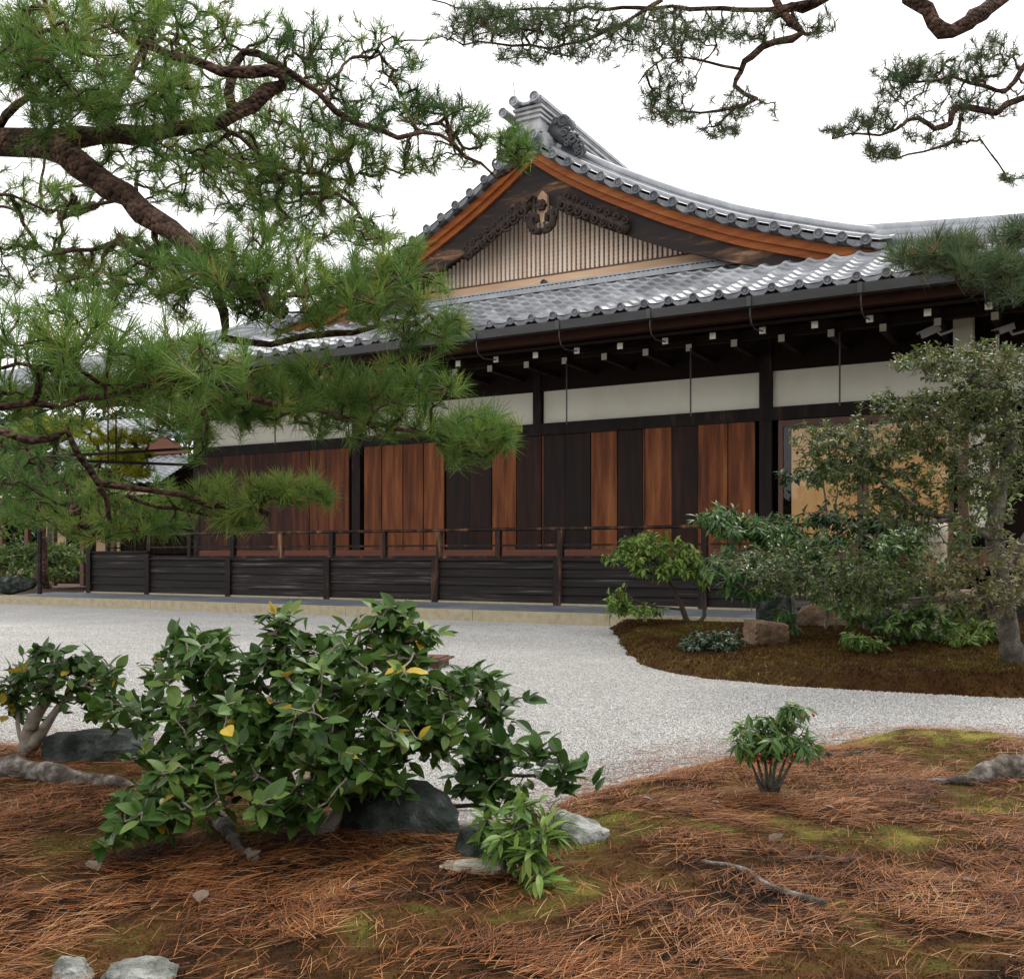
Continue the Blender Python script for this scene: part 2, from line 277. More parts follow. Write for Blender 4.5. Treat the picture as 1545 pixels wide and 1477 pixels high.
# plinth
PL, PR = -19.7, -3.7
pl = MB(); pl.add([(PL, DC + .16, .16), (PR, DC + .16, .16), (PR, 17, .21), (PL, 24, .21), (PL, DC + .16, -.1), (PR, DC + .16, -.1), (PR, 17, -.1), (PL, 24, -.1)],
       [(0, 1, 2, 3), (0, 4, 5, 1), (1, 5, 6, 2), (0, 3, 7, 4)])
plinth = hb(pl, 'plinth', M['slate'])
k = MB(); u = PL
while u < PR:
    u2 = min(u + 2.4 + rnd.uniform(-.3, .5), PR); k.box(u + .004, u2 - .004, DC, DC + .17, -.05, .166 + rnd.uniform(-.003, .003), rnd.random()); u = u2
k.box(PL - .17, PL - .003, DC, 24, -.05, .165)
hb(k, 'curb', M['curb'], plinth)
k = MB(); u = PL + .1
while u < PR - .1:
    u2 = u + .62 + rnd.uniform(-.1, .1)
    for j in range(2):
        d0 = DC + .19 + j * .55; z0 = .168 + j * .018
        k.add([(u, d0, z0), (min(u2, PR) - .012, d0, z0), (min(u2, PR) - .012, d0 + .53, z0 + .018), (u, d0 + .53, z0 + .018)], np.array([(0, 1, 2, 3)]), rnd.random())
    u = u2
hb(k, 'paving_slabs', M['slate'], plinth)
hb(MB().box(SL, -3.7, DS - .06, DS + .03, .18, .235), 'ground_sill', M['curb'], plinth)
# veranda skirt: panels of overlapping boards between posts
sposts = [131 + 6, 225, 347, 496, 659, 843, 1062, 1199]
su = [UU(p, DS) for p in sposts]
for i in range(len(su) - 1):
    b = MB(); top = 1.07 if i == 0 else .925; n = 5; z = .23
    hs = [(top - .23) / n] * n
    for j in range(n):
        z0, z1 = z, z + hs[j]
        b.add([(su[i], DS - .028, z0), (su[i + 1], DS - .028, z0), (su[i + 1], DS, z1 + .02), (su[i], DS, z1 + .02),
               (su[i], DS + .03, z0), (su[i + 1], DS + .03, z0), (su[i + 1], DS + .03, z1 + .02), (su[i], DS + .03, z1 + .02)],
              [(0, 1, 2, 3), (0, 4, 5, 1), (4, 7, 6, 5), (3, 2, 6, 7)], rnd.random()); z = z1
    b.box(su[i], su[i + 1], DS - .05, DS + .04, top - .012, top + .022)
    hb(b, 'skirt_panel', M['darkwood'])
    b = MB().box(su[i] - .065, su[i] + .065, DS - .075, DS + .05, .2, top + (.03 if i else .23), [.05, .1, .15, .3, .55, .62, .3, .2][i])
    hb(b, 'skirt_post', M['darkpost'])
b = MB()
for j in range(5): b.box(SL - .01, SL + .03, DS + .06, 20, .23 + j * .165, .23 + j * .165 + .16)
hb(b, 'skirt_side', M['darkwood'])
hb(MB().box(SL + .05, UR, DS + .045, DW - .02, FL - .09, FL), 'veranda_floor', M['redwood'])
hb(MB().box(SL + .05, UL - .02, DW, 20, FL - .09, FL - .002), 'side_veranda_floor', M['redwood'])
# railing
rail = [226, 287, 352, 424, 501, 580, 663, 752, 846, 950, 1063, 1190]
ru = [UU(p, DS + .07) for p in rail]
rr = hb(MB().tube([(ru[0] - .1, DS + .07, 1.435), (ru[5], DS + .07, 1.43), (ru[-1] + .5, DS + .07, 1.435)], .028, 8), 'handrail', M['darkpost'], None, True)
for x in ru:
    hb(MB().box(x - .045, x + .045, DS + .03, DS + .115, FL, 1.408, rnd.choice([.15, .3, .55, .7])), 'rail_post', M['darkpost'])
hb(MB().box(ru[0], ru[-1] + .5, DS + .05, DS + .085, 1.15, 1.185, .3), 'lower_rail', M['darkpost'])
hb(MB().box(ru[0], ru[-1] + .5, DS + .04, DS + .10, FL + .004, FL + .05, .3), 'floor_rail', M['darkpost'])
# return railing on left side
b = MB(); b.box(SL + .1, SL + .16, DS + .4, 20, 1.40, 1.45); b.box(SL + .1, SL + .16, DS + .4, 20, 1.15, 1.18)
for d in range(5): b.box(SL + .09, SL + .17, DS + .4 + d * 1.2, DS + .48 + d * 1.2, FL, 1.42)
hb(b, 'side_railing', M['darkpost'])
# wall: posts, beams, plaster
pu = [UL, UU(541, DW), UU(813, DW), UU(1157, DW), UR]
for i, x in enumerate(pu):
    wdt = .10 if i != 2 else .075
    z0 = FL if i != 2 else 3.2
    hb(MB().box(x - wdt, x + wdt, DW - .09, DW + .1, z0, 4.6, .2), 'wall_post', M['darkpost'])
for i in range(4):
    hb(MB().box(pu[i] + .1, pu[i + 1] - .1 if i != 1 and i != 2 else pu[i + 1] - .1, DW + .0, DW + .06, 3.32, 3.93), 'plaster_panel', M['plaster'])
hb(MB().box(UL + .1, UR - .1, DW - .11, DW + .05, 3.13, 3.335, .1), 'lintel', M['darkpost'])
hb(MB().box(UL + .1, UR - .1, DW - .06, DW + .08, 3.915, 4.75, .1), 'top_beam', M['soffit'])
hb(MB().box(UL + .1, UR - .1, DW - .10, DW + .05, FL + .002, FL + .16), 'threshold', M['redwood'])
b = MB(); b.box(UL - .02, UL + .05, DW + .1, 28, .3, 4.7); b.box(UR - .05, UR + .02, DW + .1, 28, .3, 4.7); b.box(UL, UR, 27.9, 28, .3, 4.7)
b.box(UL + .1, UR - .1, DW + .4, DW + .45, .5, 4.7)
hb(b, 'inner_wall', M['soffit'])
# rain shutters: (px left, px right, tint) planks, panel by panel
shut = [[(300, 340, .34), (340, 380, .4), (380, 412, .36)], [(412, 444, .42), (444, 470, .55)], [(471, 500, .62), (500, 530, .66)],
        [(553, 579, .72), (580, 611, .80), (612, 642, .76), (643, 673, .86)],
        [(676, 711, .10), (711, 744, .15), (745, 781, .78)], [(782, 819, .24), (820, 823, .6), (823, 855, .12), (855, 893, .08)],
        [(894, 933, .80), (934, 971, .10), (971.5, 975, .55)], [(976, 1016, .82), (1016, 1055, .2)], [(1055, 1100, .72), (1101, 1141, .78)]]
for pn in shut:
    b = MB()
    off = rnd.choice([0, .02])
    for (p0, p1, tt) in pn:
        b.box(UU(p0, DW) + .004, UU(p1, DW) - .004, DW - .06 - off, DW - .02 - off, FL + .14, 3.14, tt)
    x0, x1 = UU(pn[0][0], DW), UU(pn[-1][1], DW)
    b.box(x0, x1, DW - .025, DW + .02, FL + .14, 3.14, 0)
    hb(b, 'rain_shutter', M['plank'])
# golden doors behind glass on the right
gx = [(1176, 1302), (1303, 1440)]
for a_, b_ in gx:
    x0, x1 = UU(a_, DW), UU(b_, DW)
    d = MB(); fw = .07
    d.box(x0, x0 + fw, DW - .07, DW - .01, FL + .14, 3.13); d.box(x1 - fw, x1 - .003, DW - .07, DW - .01, FL + .14, 3.13)
    d.box(x0 + fw, x1 - fw, DW - .068, DW - .012, FL + .14, FL + .30); d.box(x0 + fw, x1 - fw, DW - .068, DW - .012, 3.02, 3.12)
    door = hb(d, 'glazed_door', M['frame'])
    hb(MB().box(x0 + fw + (.12 if a_ < 1200 else 0), x1 - fw, DW + .0, DW + .02, FL + .2, 2.98), 'inner_screen', M['gold'], door)
    hb(MB().box(x0 + fw, x1 - fw, DW - .045, DW - .039, FL + .30, 3.02), 'glass_pane', M['glass'], door)
# right end: plaster pier, brown posts, downpipe
x0, x1 = UU(1438, DW - .5), UU(1467, DW - .5)
hb(MB().box(x0, x1, DW - .5, DW - .12, 3.3, 4.42), 'plaster_pier', M['plaster'])
x0 = UU(1452, DW); hb(MB().box(x0 - .05, x0 + .09, DW - .12, DW - .02, FL + .16, 3.13), 'brown_post', M['frame'])
x0 = UU(1500, DW); hb(MB().box(x0 - .05, x0 + .05, DW - .12, DW - .02, FL + .16, 3.13), 'brown_post', M['frame'])
x0 = UU(1505, DW - .6); hb(MB().tube([(x0, DW - .6, 2.2), (x0, DW - .6, 4.3)], .022, 8), 'downpipe', M['capwhite'])
hb(MB().box(UU(1462, DW), UU(1495, DW), DW - .04, DW - .03, 1.4, 2.9), 'paper_screen', M['plaster'])
# eaves: rafters with white ends in two tiers
ZS = lambda D: 4.16 + .24 * (D - 13.9)
b = MB(); b.add([(UL - 2.8, 13.72, ZS(13.72)), (UR + 3.2, 13.72, ZS(13.72)), (UR + 3.2, DW + .3, ZS(DW + .3)), (UL - 2.8, DW + .3, ZS(DW + .3)),
                 (UL - 2.8, 13.72, ZS(13.72) + .05), (UR + 3.2, 13.72, ZS(13.72) + .05), (UR + 3.2, DW + .3, ZS(DW + .3) + .05), (UL - 2.8, DW + .3, ZS(DW + .3) + .05)],
                [(0, 3, 2, 1), (4, 5, 6, 7), (0, 1, 5, 4), (1, 2, 6, 5), (2, 3, 7, 6), (3, 0, 4, 7)])
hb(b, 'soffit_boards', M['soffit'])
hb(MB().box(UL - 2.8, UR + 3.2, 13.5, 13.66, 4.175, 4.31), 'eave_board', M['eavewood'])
i0 = -14
for i in range(i0, 12):
    x = -7.385 + .705 * i
    def rafter(nm, Ds, zc, sl, hw, hh):
        b = MB(); De = DW + .05
        b.add([(x + sx * hw, D, zc + sl * (D - Ds) + sz * hh) for D in (Ds, De) for sz in (-1, 1) for sx in (-1, 1)],
              np.array([(0, 1, 3, 2), (4, 6, 7, 5), (0, 4, 5, 1), (2, 3, 7, 6), (0, 2, 6, 4), (1, 5, 7, 3)]))
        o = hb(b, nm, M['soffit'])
        hb(MB().box(x - hw - .003, x + hw + .003, Ds - .012, Ds - .001, zc - hh - .003, zc + hh + .003), 'end_cap', M['capwhite'], o)
    if -17.5 < x < .6:
        rafter('rafter', 13.9, 4.085, .24, .04, .042)
        rafter('bracket_beam', 14.9, 4.165, .0, .042, .048)
hb(MB().box(UL - 2, UR + 2, 15.0, 15.14, 4.225, 4.36), 'eave_purlin', M['soffit'])
for p in (415, 557, 855, 1042, 1267):
    x = UU(p, 14.86); hb(MB().tube([(x, 14.86, 3.12), (x, 14.86, 4.15)], .013, 6), 'hanging_rod', M['gutter'])
# gutter and brackets
GU0, GU1 = UL - 2.95, UR + 3.3
b = MB().prism([(13.26, 4.285), (13.40, 4.285), (13.40, 4.42), (13.385, 4.42), (13.385, 4.30), (13.275, 4.30), (13.25, 4.405), (13.235, 4.405)], 0, GU0, GU1)
gut = hb(b, 'gutter', M['gutter'])
for i in range(-8, 6): x = -7.385 + .705 * (2 * i + 1); hb(MB().box(x - .03, x + .03, 13.226, 13.41, 4.278, 4.412), 'gutter_strap', M['gutter'], gut)
for i in range(-7, 6):
    x = -7.385 + .705 * (2 * i + 1)
    pts = [(x, 13.3, 4.285), (x, 13.3, 4.18), (x, 13.36, 4.08), (x, 13.5, 4.035), (x, 13.88, 4.075), (x, 14.1, 4.09)]
    hb(MB().tube(pts, .011, 6), 'gutter_bracket', M['gutter'])
# lower roof of pantiles
PER = .356
EAV = 13.30; BT = 2.80
GL, GR = UC - 5.5, UC + 5.5                 # foot of the gable
EL, ER = UL - 2.9, UR + 3.26                # eave corners
def zroof(b): return 4.47 + .385 * b + .019 * b * b
def tile_slope(length_pts, bmax, zf, clip, nper=10, course=.255):
    """surface in (a,b) space with S-wave across a and stepped courses along b"""
    a0, a1 = length_pts; na = int((a1 - a0) / PER * nper); A = np.linspace(a0, a1, na)
    ph = ((A - (UU(931, EAV)) ) / PER) % 1.0
    wv = np.where(ph < .36, .043 * np.sin(ph / .36 * math.pi), -.016 * np.sin((ph - .36) / .64 * math.pi))
    rows = []
    nb = int(bmax / course)
    tt = []
    for kx in range(nb + 1):
        b0 = kx * course; b1 = min((kx + 1) * course + .0, bmax)
        rows.append((b0, .036)); rows.append((b1, .0))
    V = []; T = []
    for (bb, lift) in rows:
        V.append(np.stack([A, np.full(na, bb), zf(bb) + wv + lift], 1))
    cell = np.floor((A - UU(931, EAV)) / PER)
    for ri, (bb, lift) in enumerate(rows):
        T.append(np.modf(np.abs(np.sin(cell * 12.9898 + (ri // 2) * 78.233) * 43758.5453))[0])
    V = np.concatenate(V); T = np.concatenate(T); i = np.arange(len(rows) * na).reshape(len(rows), na)
    q = np.stack([i[:-1, :-1], i[:-1, 1:], i[1:, 1:], i[1:, :-1]], -1).reshape(-1, 4)
    cen = V[q].mean(1); q = q[clip(cen[:, 0], cen[:, 1])]
    return V, q, T
roof = None
clipf = lambda a, b: (a > EL + (GL - EL) * b / BT - .05) & (a < ER + (GR - ER) * b / BT + .05)
V, q, T = tile_slope((EL, ER), BT, zroof, clipf)
b = MB(); V2 = V.copy(); V2[:, 1] += EAV; b.add(V2, q, T)
roof = hb(b, 'lower_roof', M['tile'], None, False)
# side slopes
for sgn, ec, gc in ((-1, EL, GL), (1, ER, GR)):
    run = abs(gc - ec)
    zf = lambda bb: zroof(bb * BT / run)
    cl = lambda a, bb: (a > EAV + bb * BT / run - .1)
    V, q, T = tile_slope((EAV, 29), run, zf, cl, nper=6)
    V2 = np.stack([ec - sgn * V[:, 1], V[:, 0], V[:, 2]], 1); hb(MB().add(V2, q, T), 'side_roof', M['tile'], roof)
# eave end tiles: round discs on the crests, curved pendants between
ua = UU(931, EAV)
def disc(mb, x, D, z, r, depth=.05, ns=14, ring=True, tint=.5):
    th = np.arange(ns) * 2 * math.pi / ns; cs, sn = np.cos(th), np.sin(th)
    rs = [(r, depth), (r, -.010), (r * .80, -.010), (r * .76, .012), (r * .45, .012), (r * .40, -.002), (r * .2, .008), (0.001, .004)] if ring else [(r, depth), (r, -.005), (.001, -.005)]
    v = np.concatenate([np.stack([x + rr_ * cs, np.full(ns, D + dd), z + rr_ * sn], 1) for rr_, dd in rs])
    f = [(kk * ns + j, kk * ns + (j + 1) % ns, (kk + 1) * ns + (j + 1) % ns, (kk + 1) * ns + j) for kk in range(len(rs) - 1) for j in range(ns)]
    mb.add(v, np.array(f), tint)
for i in range(-40, 40):
    x = ua + .18 * PER + i * PER
    if EL < x < ER:
        b = c = MB()
        disc(b, x, EAV - .03, zroof(0) + .03, .058, .10, tint=rnd.random())
        th = np.linspace(0, 1, 9); xx = x + .05 + th * (PER - .10); top = zroof(0) + .03 - .03 * np.sin(th * math.pi); bot = top - .028 - .05 * np.sin(th * math.pi)
        v = np.concatenate([np.stack([xx, np.full(9, EAV - .02), top], 1), np.stack([xx, np.full(9, EAV - .02), bot], 1), np.stack([xx, np.full(9, EAV + .06), bot], 1), np.stack([xx, np.full(9, EAV + .06), top], 1)])
        c.add(v, np.array([(r_ * 9 + j, r_ * 9 + j + 1, (r_ + 1) * 9 + j + 1, (r_ + 1) * 9 + j) for r_ in range(3) for j in range(8)]), rnd.random())
        hb(b, 'eave_tile', M['tile_end'], roof)
hb(MB().box(EL + .1, ER - .1, 13.39, 13.55, 4.31, 4.475), 'eave_batten', M['darkwood'], roof)
# gable --------------------------------------------------------------
DG = 16.05                      # gable wall
DB = 15.40                      # bargeboard
kd = np.array([0, .25, .6, 1.25, 2.46, 3.60, 5.16, 5.75]); kz = np.array([8.0, 7.80, 7.565, 7.17, 6.54, 6.04, 5.53, 5.38])
def zbar(du): 
    # smooth interpolation of the measured sweep
    du = np.abs(du); return np.interp(du, kd, kz)
_fine = np.linspace(0, 5.75, 300); _zz = np.interp(_fine, kd, kz); ker = np.ones(41) / 41
_pad = np.concatenate([2 * _zz[0] - _zz[40:0:-1] * 0 - _zz[40:0:-1], _zz, _zz[-1] + (np.arange(1, 41)) * (_zz[-1] - _zz[-2])])
_pad[:40] = _zz[0] + (_zz[0] - _zz[1]) * np.arange(40, 0, -1)
_zs = np.convolve(_pad, ker, 'same')[40:-40]
def zb(du): return np.interp(np.abs(du), _fine, _zs)
def sweep(dmax, d0, d1, t0, t1, n=60, dmin=0.0, tint=.5, taper=0.):
    """board following the barge curve, both halves; t0/t1 = offset of bottom/top from the curve (perpendicular-ish)"""
    b = MB()
    for sg in (-1, 1):
        du = np.linspace(dmin, dmax, n); z = zb(du)
        lo = z + t0 + taper * du; hi = z + t1; uu = UC + sg * du
        v = np.concatenate([np.stack([uu, np.full(n, D), zz], 1) for D, zz in ((d0, lo), (d0, hi), (d1, hi), (d1, lo))])
        f = [(r_ * n + j, r_ * n + j + 1, ((r_ + 1) % 4) * n + j + 1, ((r_ + 1) % 4) * n + j) for r_ in range(4) for j in range(n - 1)]
        f += [(0, n, 2 * n, 3 * n), (n - 1, 4 * n - 1, 3 * n - 1, 2 * n - 1)]
        b.add(v, np.array(f), tint)
    return b
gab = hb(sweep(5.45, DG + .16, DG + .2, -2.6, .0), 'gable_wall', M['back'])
hb(sweep(5.75, DB, DB + .07, -.135, .0, tint=.7), 'bargeboard', M['barge'])
hb(sweep(5.6, DB + .06, DB + .13, -.25, -.125, tint=.3), 'bargeboard', M['barge'])
hb(sweep(5.7, DB + .08, DG + .3, -.10, .03), 'gable_soffit', M['soffit'])
hb(sweep(5.75, DB - .10, DB + .3, .0, .055), 'verge_batten', M['gutter'])
b = sweep(5.3, DB + .12, DB + .19, -.80, -.22, taper=.078)
hb(b, 'inner_bargeboard', M['burnt'])
# lattice
def zlat(du): return zb(du) - .42
base_z = 5.92
b = MB()
x = UC - 4.6
while x < UC + 4.6:
    zt = zlat(x - UC)
    if zt > base_z + .03: b.box(x - .025, x + .025, DG - .02, DG + .035, base_z, zt, rnd.random())
    x += .0885
hb(b, 'lattice_slats', M['pale'])
b = MB(); z = base_z + .05
while z < 7.35:
    dd = np.linspace(0, 4.9, 400); ok = zlat(dd) > z + .02
    if ok.any():
        m_ = dd[ok].max(); b.box(UC - m_, UC + m_, DG + .037, DG + .06, z - .011, z + .011, rnd.random() * .5)
    z += .072
hb(b, 'lattice_rails', M['paleh'])
hb(MB().box(UC - 4.6, UC + 4.6, DG - .06, DG + .05, 5.72, base_z), 'gable_base_board', M['paleh'])
hb(MB().box(UC - 4.0, UC + 4.0, DG - .062, DG - .03, base_z + .002, base_z + .03), 'lattice_sill', M['frame'])
# course of edging tiles along gable foot
b = MB(); b.box(UC - 5.3, UC + 5.3, DG - .22, DG - .06, 5.62, 5.70); b.box(UC - 5.3, UC + 5.3, DG - .20, DG - .06, 5.725, 5.755); 
b.box(UC - 5.3, UC + 5.3, DG - .15, DG - .06, 5.70, 5.725, 0)
x = UC - 5.3
while x < UC + 5.3: b.box(x, x + .035, DG - .19, DG - .15, 5.70, 5.725); x += .085
hb(b, 'gable_foot_tiles', M['tile'])
disc(b := MB(), UU(820, DG - .1), DG - .1, 5.80, .06, .08); hb(b, 'boss_tile', M['onigawara'])
# gable pendant and carvings
def outline_prism(mb, pts, d0, d1): mb.prism(pts, 1, d0, d1)
cu, cz = UU(817, DB), ZZ(817, 310, DB) - .16; KP = .66
b = MB()
outline_prism(b, [(cu + x_ * KP, cz + z_ * .62) for x_, z_ in [(-.13, .55), (0, .68), (.13, .55), (.15, .2), (.10, -.12), (0, -.22), (-.10, -.12), (-.15, .2)]], DB + .03, DB + .10)
pend = hb(b, 'gable_pendant', M['pendwood'])
b = MB()
for kx in range(6):
    a = kx * math.pi / 3; b.tube([(cu + .062 * math.cos(a), DB - .05, cz + .16 + .062 * math.sin(a)), (cu + .062 * math.cos(a), DB + .03, cz + .16 + .062 * math.sin(a))], .036, 8)
b.tube([(cu, DB - .07, cz + .16), (cu, DB + .03, cz + .16)], .04, 8)
hb(b, 'rosette', M['carved'], pend)
def spiral(b, cx, cz, D, R0, turns, sg, rad, ph=0.):
    t = np.linspace(0, 1, 22); a = ph + t * turns * 2 * math.pi; rr_ = R0 * (1 - .8 * t)
    b.tube(np.stack([cx + sg * rr_ * np.cos(a), np.full(22, D) - .05 * t, cz + rr_ * np.sin(a)], 1), rad * (1 - .4 * t), 6)
b = MB()
DO = DB + .02
for sg in (-1, 1):
    pts = [(.03, -.42), (.16, -.40), (.30, -.28), (.34, -.10), (.26, .02), (.14, -.02), (.12, -.12), (.2, -.16)]
    b.tube([(cu + sg * p_ * KP, DO, cz + q_ * KP) for p_, q_ in pts], [.06, .065, .07, .07, .06, .05, .04, .03], 8)
    spiral(b, cu + sg * .14, cz - .26, DO - .02, .08, 1.4, sg, .028); spiral(b, cu + sg * .26, cz - .02, DO - .02, .085, 1.4, sg, .03, 2.)
    for j in range(8):      # carved scroll wing beside the pendant
        x_ = .40 + j * .15; z_ = .10 - .082 * j
        spiral(b, cu + sg * x_, cz + z_, DO, .115 - .007 * j, 1.6, sg, .034 - .002 * j, j * 1.9)
        spiral(b, cu + sg * (x_ + .07), cz + z_ + .13, DO + .01, .07, 1.3, -sg, .026, j * 1.1)
        b.tube([(cu + sg * (x_ - .1), DO + .05, cz + z_ + .13), (cu + sg * (x_ + .12), DO + .05, cz + z_ - .02)], [.09, .08], 8)
hb(b, 'carved_scrolls', M['carved'], pend, True)
# upper roof, verge tiles, ridge
def up_slope(sg):
    n = 40; du = np.linspace(0, 5.9, n); z = zb(du) + .13
    Ds = np.linspace(DB - .12, 27.5, 140); wv = .03 * np.sin(np.arange(140) * 1.8)
    V = np.stack([np.repeat((UC + sg * du)[None], 140, 0), np.repeat(Ds[:, None], n, 1), z[None] + wv[:, None]], -1).reshape(-1, 3)
    i = np.arange(140 * n).reshape(140, n); q = np.stack([i[:-1, :-1], i[:-1, 1:], i[1:, 1:], i[1:, :-1]], -1).reshape(-1, 4)
    return V, q
uroof = MB()
for sg in (-1, 1): uroof.add(*up_slope(sg))
uroof = hb(uroof, 'upper_roof', M['tile'], None, True)
roll = MB(); roll2 = MB()
s_len = np.concatenate([[0], np.cumsum(np.hypot(np.diff(_fine), np.diff(_zs)))])
for sg in (-1, 1):
    s = .30
    while s < s_len[-1] - .02:
        du = np.interp(s, s_len, _fine); z = zb(du) + .10; x = UC + sg * du
        vt = vp = MB()
        disc(vt, x, DB - .17, z, .075, .42, tint=rnd.random())
        s2 = s + .18
        if s2 < s_len[-1]:
            d2 = np.interp(s2, s_len, _fine); zz2 = zb(d2) + .06; sl_ = (zb(d2 + .05) - zb(d2 - .05)) / .1
            th = np.linspace(-1, 1, 7)
            xx = UC + sg * (d2 + th * .11); tz = zz2 + sl_ * th * .11
            v = np.concatenate([np.stack([xx, np.full(7, DB - .15), tz + .02], 1), np.stack([xx, np.full(7, DB - .15), tz - .035 - .04 * (1 - th ** 2)], 1), np.stack([xx, np.full(7, DB + .25), tz - .035 - .04 * (1 - th ** 2)], 1)])
            vp.add(v, np.array([(r_ * 7 + j, r_ * 7 + j + 1, (r_ + 1) * 7 + j + 1, (r_ + 1) * 7 + j) for r_ in range(2) for j in range(6)]), rnd.random())
        hb(vt, 'verge_tile', M['tile_end'], uroof)
        s += .345
    du = np.linspace(.25, 5.9, 60)
    roll.tube(np.stack([UC + sg * du, np.full(60, DB + .22), zb(du) + .20], 1), .075, 10, rnd.random())
    for kx in range(3):
        du = np.linspace(.35, 5.75, 60)
        roll2.tube(np.stack([UC + sg * du, np.full(60, DB + .62 + (0 if kx < 2 else .0)), zb(du) + .20 + .11 * kx], 1), [.11, .10, .085][kx] , 10, .5)
hb(roll, 'verge_roll', M['tile'], uroof, True); hb(roll2, 'descending_ridge', M['tile'], uroof, True)
# hip ridges
for (ec, gc) in ((EL, GL), (ER, GR)):
    b = MB(); n = 24; t = np.linspace(-.04, 1, n)
    bx = gc + (ec - gc) * t; by = EAV + BT * (1 - t); bz = np.array([zroof(max(0, BT * (1 - tt))) for tt in t]) + .05 * t ** 4
    for lz, r_ in ((.03, .15), (.12, .13), (.21, .10)):
        b.tube(np.stack([bx, by, bz + lz], 1), r_, 8)
    hb(b, 'hip_ridge', M['tile'], roof, True)
# main ridge with end stack
RZ = 8.10
b = MB()
for kx, (hw, z0, z1, d0) in enumerate([(.30, RZ - .25, RZ + .10, DB - .02), (.26, RZ + .10, RZ + .16, DB - .05), (.20, RZ + .16, RZ + .36, DB), (.24, RZ + .36, RZ + .40, DB - .05), (.20, RZ + .40, RZ + .44, DB - .02), (.25, RZ + .44, RZ + .48, DB - .07), (.21, RZ + .48, RZ + .51, DB - .03), (.28, RZ + .51, RZ + .55, DB - .10)]):
    b.box(UC - hw, UC + hw, d0, 27.4, z0, z1, rnd.random())
ridge = hb(b, 'main_ridge', M['tile2'], uroof)
b = MB()
b.tube([(UC - .2, DB - .22, RZ + .64), (UC - .2, 27.4, RZ + .62)], .085, 12, caps=False); b.tube([(UC + .2, DB - .22, RZ + .64), (UC + .2, 27.4, RZ + .62)], .085, 12, caps=False)
disc(b, UC - .2, DB - .22, RZ + .64, .088); disc(b, UC + .2, DB - .22, RZ + .64, .088)
b.tube([(UC - .42, DB - .2, RZ + .50), (UC - .42, DB + .3, RZ + .52)], .08, 12, caps=False); disc(b, UC - .42, DB - .2, RZ + .50, .083)
for x_, z_ in ((-.05, .08), (.18, .02), (-.28, .02)):
    b.tube([(UC + x_, DB - .2, RZ + z_), (UC + x_, DB + .1, RZ + z_)], .075, 12, caps=False); disc(b, UC + x_, DB - .2, RZ + z_, .078)
th = np.linspace(-1, 1, 9)
for j in range(8): b.box(UC + th[j] * .3, UC + th[j + 1] * .3, DB - .15, 27.4, RZ + .56 + .03 * abs(th[j] + th[j + 1]), RZ + .60 + .04 * abs(th[j] + th[j + 1]), .3)
hb(b, 'ridge_tiles', M['tile'], ridge)
for sg in (1, -1):
    b = MB()
    r2 = random.Random(5)
    for kx in range(26):
        f = r2.random(); x_ = .28 + f * .55; z_ = RZ + .34 - f * .55 + r2.uniform(-.15, .15) * (1 - .4 * f); dd = DB + .30 + r2.uniform(-.05, .05)
        spiral(b, UC + sg * x_, z_, dd, r2.uniform(.05, .1), 1.4, sg, .026, r2.uniform(0, 6))
    b.tube([(UC + sg * .26, DB + .38, RZ + .28), (UC + sg * .5, DB + .38, RZ + .10), (UC + sg * .85, DB + .38, RZ - .22)], [.16, .15, .07], 8)
    b.tube([(UC + sg * .52, DB + .24, RZ + .32), (UC + sg * .52, DB + .5, RZ + .32)], .12, 12)
    disc(b, UC + sg * .52, DB + .22, RZ + .32, .09)
    hb(b, 'ogre_tile', M['onigawara'], ridge, True)
b = MB().tube([(UC - .22, DB - .1, RZ + .7), (UC - .27, DB - .1, RZ + 1.05)], .007, 5); hb(b, 'lightning_rod', M['gutter'], ridge)
# security cameras under the eaves
def seccam(px, py, D, label, turn):
    z = ZZ(px, py, D); u = UU(px, D); root = empty('security_camera', bw(u, D, z), HROT + turn)
    tag(root, label, 'camera', 'security cameras under the eaves')
    b = MB(); b.box(-.13, .13, -.05, .05, -.04, .035); b.box(-.17, .13, -.058, .058, .036, .048); b.build('housing', M['greymetal'], root)
    MB().box(-.145, -.131, -.035, .035, -.03, .025).build('lens_window', M['black'], root)
    MB().tube([(.08, 0, -.04), (.10, 0, -.10), (.24, 0, -.11), (.30, 0, -.11)], .018, 8).build('arm', M['greymetal'], root)
    root.rotation_euler[1] = -.35
    return root
seccam(1404, 500, 15.0, 'grey security camera under the eave just left of the cream plaster pier', 0)
seccam(1516, 497, 15.3, 'grey security camera under the eave right of the white downpipe', .8)
# ---------------------------------------------------------------- plants
def jitter_path(pts, seg=.12, amp=.02, seed=0):
    """Catmull-Rom through the points, resampled, with small natural wobble"""
    p = np.asarray(pts, float); q = np.concatenate([[2 * p[0] - p[1]], p, [2 * p[-1] - p[-2]]]); outp = []
    for i in range(1, len(q) - 2):
        n = max(2, int(np.linalg.norm(q[i + 1] - q[i]) / seg)); t = np.linspace(0, 1, n, endpoint=False)[:, None]
        outp.append(.5 * ((2 * q[i]) + (-q[i - 1] + q[i + 1]) * t + (2 * q[i - 1] - 5 * q[i] + 4 * q[i + 1] - q[i + 2]) * t ** 2 + (-q[i - 1] + 3 * q[i] - 3 * q[i + 1] + q[i + 2]) * t ** 3))
    outp = np.concatenate(outp + [p[-1:]]); r = np.random.default_rng(seed)
    return outp + r.normal(0, amp, outp.shape) * np.linspace(.3, 1, len(outp))[:, None]
def pxpath(l): return np.array([wp(*q) for q in l])
